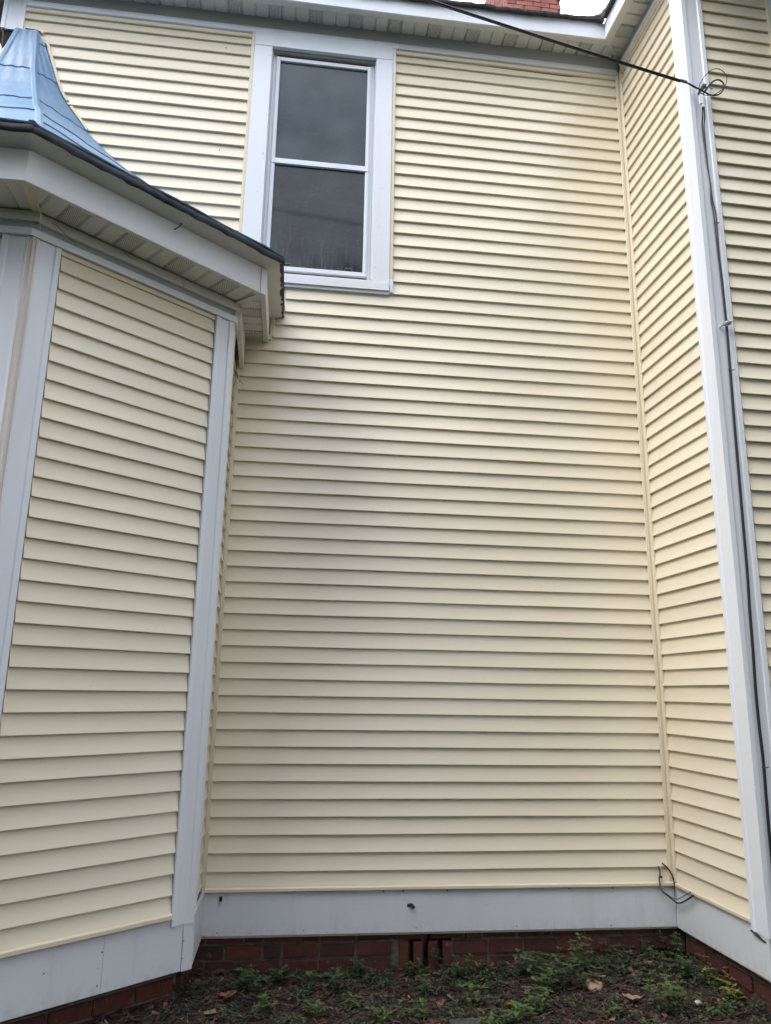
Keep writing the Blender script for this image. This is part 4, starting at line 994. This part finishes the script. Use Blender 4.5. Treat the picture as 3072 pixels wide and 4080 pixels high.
# ---- creeping groundcover: vines nobody could count
vs, fs, ts = [], [], []
def vine(x, y, az, ln, ll):
    n = int(ln / .022); p = Vector((x, y, 0)); path = []
    for i in range(n):
        az += rr.gauss(0, .3); p = p + Vector((math.cos(az), math.sin(az), 0)) * .022
        if not in_bed(p.x, p.y - .02): az += 1.8; continue
        path.append(Vector((p.x, p.y, bed_h(p.x, p.y) + .018 + .02 * abs(math.sin(i * .6)))))
    if len(path) < 3: return
    tubev(vs, fs, ts, path, .0012, .1)
    for i, q in enumerate(path[1:]):
        if rr.random() < .25: continue
        a = az + 1.57 + rr.uniform(-.5, .5); s = ll * rr.uniform(.6, 1.2)
        for g in (0, math.pi): leaf(vs, fs, ts, q, Vector((math.cos(a + g), math.sin(a + g), rr.uniform(.1, .9))), s, s * .48, rr.uniform(.0, .9))
for i in range(85):
    x = rr.uniform(-2.2, .5); vine(x, rr.uniform(-.26, .0), rr.uniform(-3.1, 0.2), rr.uniform(.12, .35), rr.uniform(.022, .038))
for i in range(250): vine(rr.uniform(-2.6, .5), rr.uniform(-1.3, -.2), rr.uniform(0, 6.28), rr.uniform(.06, .22), rr.uniform(.018, .032))
for i in range(34): vine(rr.uniform(.30, .54), rr.uniform(-1.0, -.05), rr.uniform(0, 6.28), rr.uniform(.1, .3), rr.uniform(.018, .030))
tag(obj('groundcover', vs, fs, LEAF[0], origin=(-1, -.5, -.55), tones=[max(0, min(1, t)) for t in ts], smooth=60), 'small green creeping vines scattered over the mulch', 'groundcover', kind='stuff')

# ---- single fallen things
def dry_leaf(x, y, L_, yaw, c, c2, label, curl):
    b = Vector((x, y, bed_h(x, y) + .016)); m = MB(); n = 9; rows = []
    for i in range(n + 1):
        t = i / n; w = L_ * .30 * math.sin(math.pi * min(1, t * .92 + .05)) ** .8 * (1 + .18 * math.sin(i * 2.6)); r = []
        for s in (-1, -.5, 0, .5, 1): r.append(b + Matrix.Rotation(yaw, 3, 'Z') @ Vector((L_ * (t - .5), s * w, curl * L_ * (s * s * .5 + (t - .5) ** 2 * 1.6) + .003 * math.sin(i * 1.7 + s * 3))))
        rows.append(r)
    v = [q for r in rows for q in r]; K = len(v); f = [(i * 5 + j, i * 5 + j + 1, (i + 1) * 5 + j + 1, (i + 1) * 5 + j) for i in range(n) for j in range(4)]
    m.add(v + [q - Vector((0, 0, .0012)) for q in v], f + [tuple(k + K for k in q)[::-1] for q in f])
    m.tube([rows[0][2], rows[0][2] + Matrix.Rotation(yaw, 3, 'Z') @ Vector((-L_ * .3, .004, .006))], .0016, 5)
    o = m.build('fallen_leaf', make_simple('dry_leaf', c, .7, c2=c2, sc=45), smooth=60); tag(o, label, 'leaf', 'dry leaves on the mulch')
dry_leaf(-2.19, -.40, .105, .4, (.22, .085, .035), (.14, .05, .02), 'orange brown curled dry leaf on the mulch near the bay corner', .35)
dry_leaf(-.08, -.66, .10, -.5, (.30, .17, .10), (.2, .11, .07), 'pinkish tan dry leaf on the mulch right of the tan fungus', .25)
dry_leaf(-.72, -.58, .045, .9, (.33, .12, .04), (.2, .07, .02), 'tiny orange dry leaf in the mulch at bottom middle', .3)
dry_leaf(.22, -.22, .07, .2, (.26, .10, .06), (.15, .06, .03), 'reddish dry leaf on the mulch before the corner clump', .3)
dry_leaf(-.11, -.34, .05, .1, (.25, .14, .08), (.16, .09, .05), 'small brown dry leaf above the tan fungus', .3)
b = Vector((-.208, -.455, bed_h(-.208, -.455) + .012)); m = MB(); rings = []
for t, z in ((0.05, .020), (.35, .021), (.7, .018), (.92, .012), (1, .004), (.93, -.008), (.5, -.014)):
    rings.append([b + Vector((math.cos(a) * .052 * t * (1 + .10 * math.sin(a * 3 + 1) + .05 * math.sin(a * 7)), math.sin(a) * .045 * t * (1 + .08 * math.sin(a * 4)), z + .010 * math.sin(a) * t + .0015 * math.sin(a * 9 + t * 20))) for a in np.linspace(0, 2 * math.pi, 22, endpoint=False)])
m.sweep(lambda r: r, rings)
tag(m.build('fungus', make_simple('tan_fungus', (.40, .27, .17), .85, c2=(.26, .16, .10), sc=40, bump=.006), smooth=60), 'round tan shelf fungus lying among the weeds', 'fungus')
bm = bmesh.new(); bmesh.ops.create_icosphere(bm, subdivisions=2, radius=.020)
for v in bm.verts: v.co = Vector((v.co.x * 1.2, v.co.y * .9, v.co.z * .6)) * (1 + .18 * mnoise.noise(v.co * 60))
me = bpy.data.meshes.new('pebble'); bm.to_mesh(me); bm.free(); me.shade_smooth(); me.materials.append(make_simple('white_stone', (.55, .52, .48), .7, sc=40))
o = bpy.data.objects.new('pebble', me); o.location = (.272, -.69, bed_h(.272, -.69) + .012); COL.objects.link(o); tag(o, 'small white pebble on the mulch by the side wall', 'pebble')
m = MB(); c = Vector((-1.01, -.80, bed_h(-1.01, -.80) + .016)); m.prism([c + Vector(q) for q in ((-.075, -.09, 0), (.07, -.10, 0), (.082, .035, 0), (.02, .05, 0), (-.07, .04, 0))], c.z - .02, c.z + .006)
tag(m.build('slate', make_simple('dark_slate', (.06, .06, .062), .6, c2=(.035, .036, .04), sc=25, bump=.004)), 'flat dark grey slate piece at the picture bottom', 'stone')

# ------------------------------------------------------------------ unseen trees and hedge behind the viewer, placed and sized to shade the wall
def tree(x, y, h, rad, label):
    root = empty('tree', (x, y, -.7)); tag(root, label, 'tree', 'unseen trees behind the viewer')
    m = MB(); r_ = random.Random(int(x * 10)); base = Vector((x, y, -.7))
    m.tube([base, base + Vector((.1, .05, h * .3)), base + Vector((-.1, .1, h * .6)), base + Vector((.05, 0, h * .85))], [.24, .18, .12, .04], 8)
    cl = []
    for i in range(30):
        a = r_.uniform(0, 6.28); q = base + Vector((math.cos(a) * rad * r_.uniform(.35, .8), math.sin(a) * rad * r_.uniform(.35, .8), h * r_.uniform(.14, .92))); cl.append((q, rad * r_.uniform(.30, .5)))
        m.tube([base + Vector((0, 0, h * r_.uniform(.25, .55))), q], [.07, .02], 5)
    m.build('trunk', BARK, root)
    v, f, t = [], [], []
    for q, rc in cl: clump(v, f, t, q, rc, int(380 * rc), r_)
    obj('crown', v, f, TREEL, root, origin=base, tones=t)
def clump(v, f, t, q, rc, n, r_, sz=.34):
    for k in range(n):
        d = Vector((r_.gauss(0, 1), r_.gauss(0, 1), r_.gauss(0, .8))).normalized() * rc * r_.random() ** .45; p = q + d
        a = Vector((r_.uniform(-1, 1), r_.uniform(-1, 1), r_.uniform(-.8, .5))).normalized(); b_ = a.orthogonal().normalized(); L_ = sz * r_.uniform(.6, 1.3); k0 = len(v)
        v += [p, p + a * L_ * .5 + b_ * L_ * .32, p + a * L_, p + a * L_ * .5 - b_ * L_ * .32]; f.append((k0, k0 + 1, k0 + 2, k0 + 3)); t.append(r_.uniform(.05, .95))
tree(-13, -9, 12, 4.2, 'tall leafy unseen tree behind the viewer, farthest left'); tree(-7.0, -9.2, 10.5, 3.4, 'tall leafy unseen tree behind the viewer, second from the left')
tree(-2.6, -9.2, 10.2, 2.3, 'slender leafy unseen tree behind the viewer, between the tall ones'); tree(4.4, -6.6, 11.5, 3.4, 'tall leafy unseen tree behind the viewer, second from the right'); tree(10.5, -8.5, 13, 4.4, 'tall leafy unseen tree behind the viewer, farthest right')
r_ = random.Random(77); v, f, t = [], [], []  # hedge added out of view to block low sky light
for i in range(150):
    x = -22 + 44 * i / 149; clump(v, f, t, Vector((x, -10.4 + r_.uniform(-.6, .6), r_.uniform(-.2, 2.3) + .4 * math.sin(x * .7))), r_.uniform(.6, 1.1), 190, r_, .22)
tag(obj('hedge', v, f, TREEL, origin=(0, -10.4, -.8), tones=t), 'long dense unseen hedge added to block low sky light', 'hedge', kind='stuff')
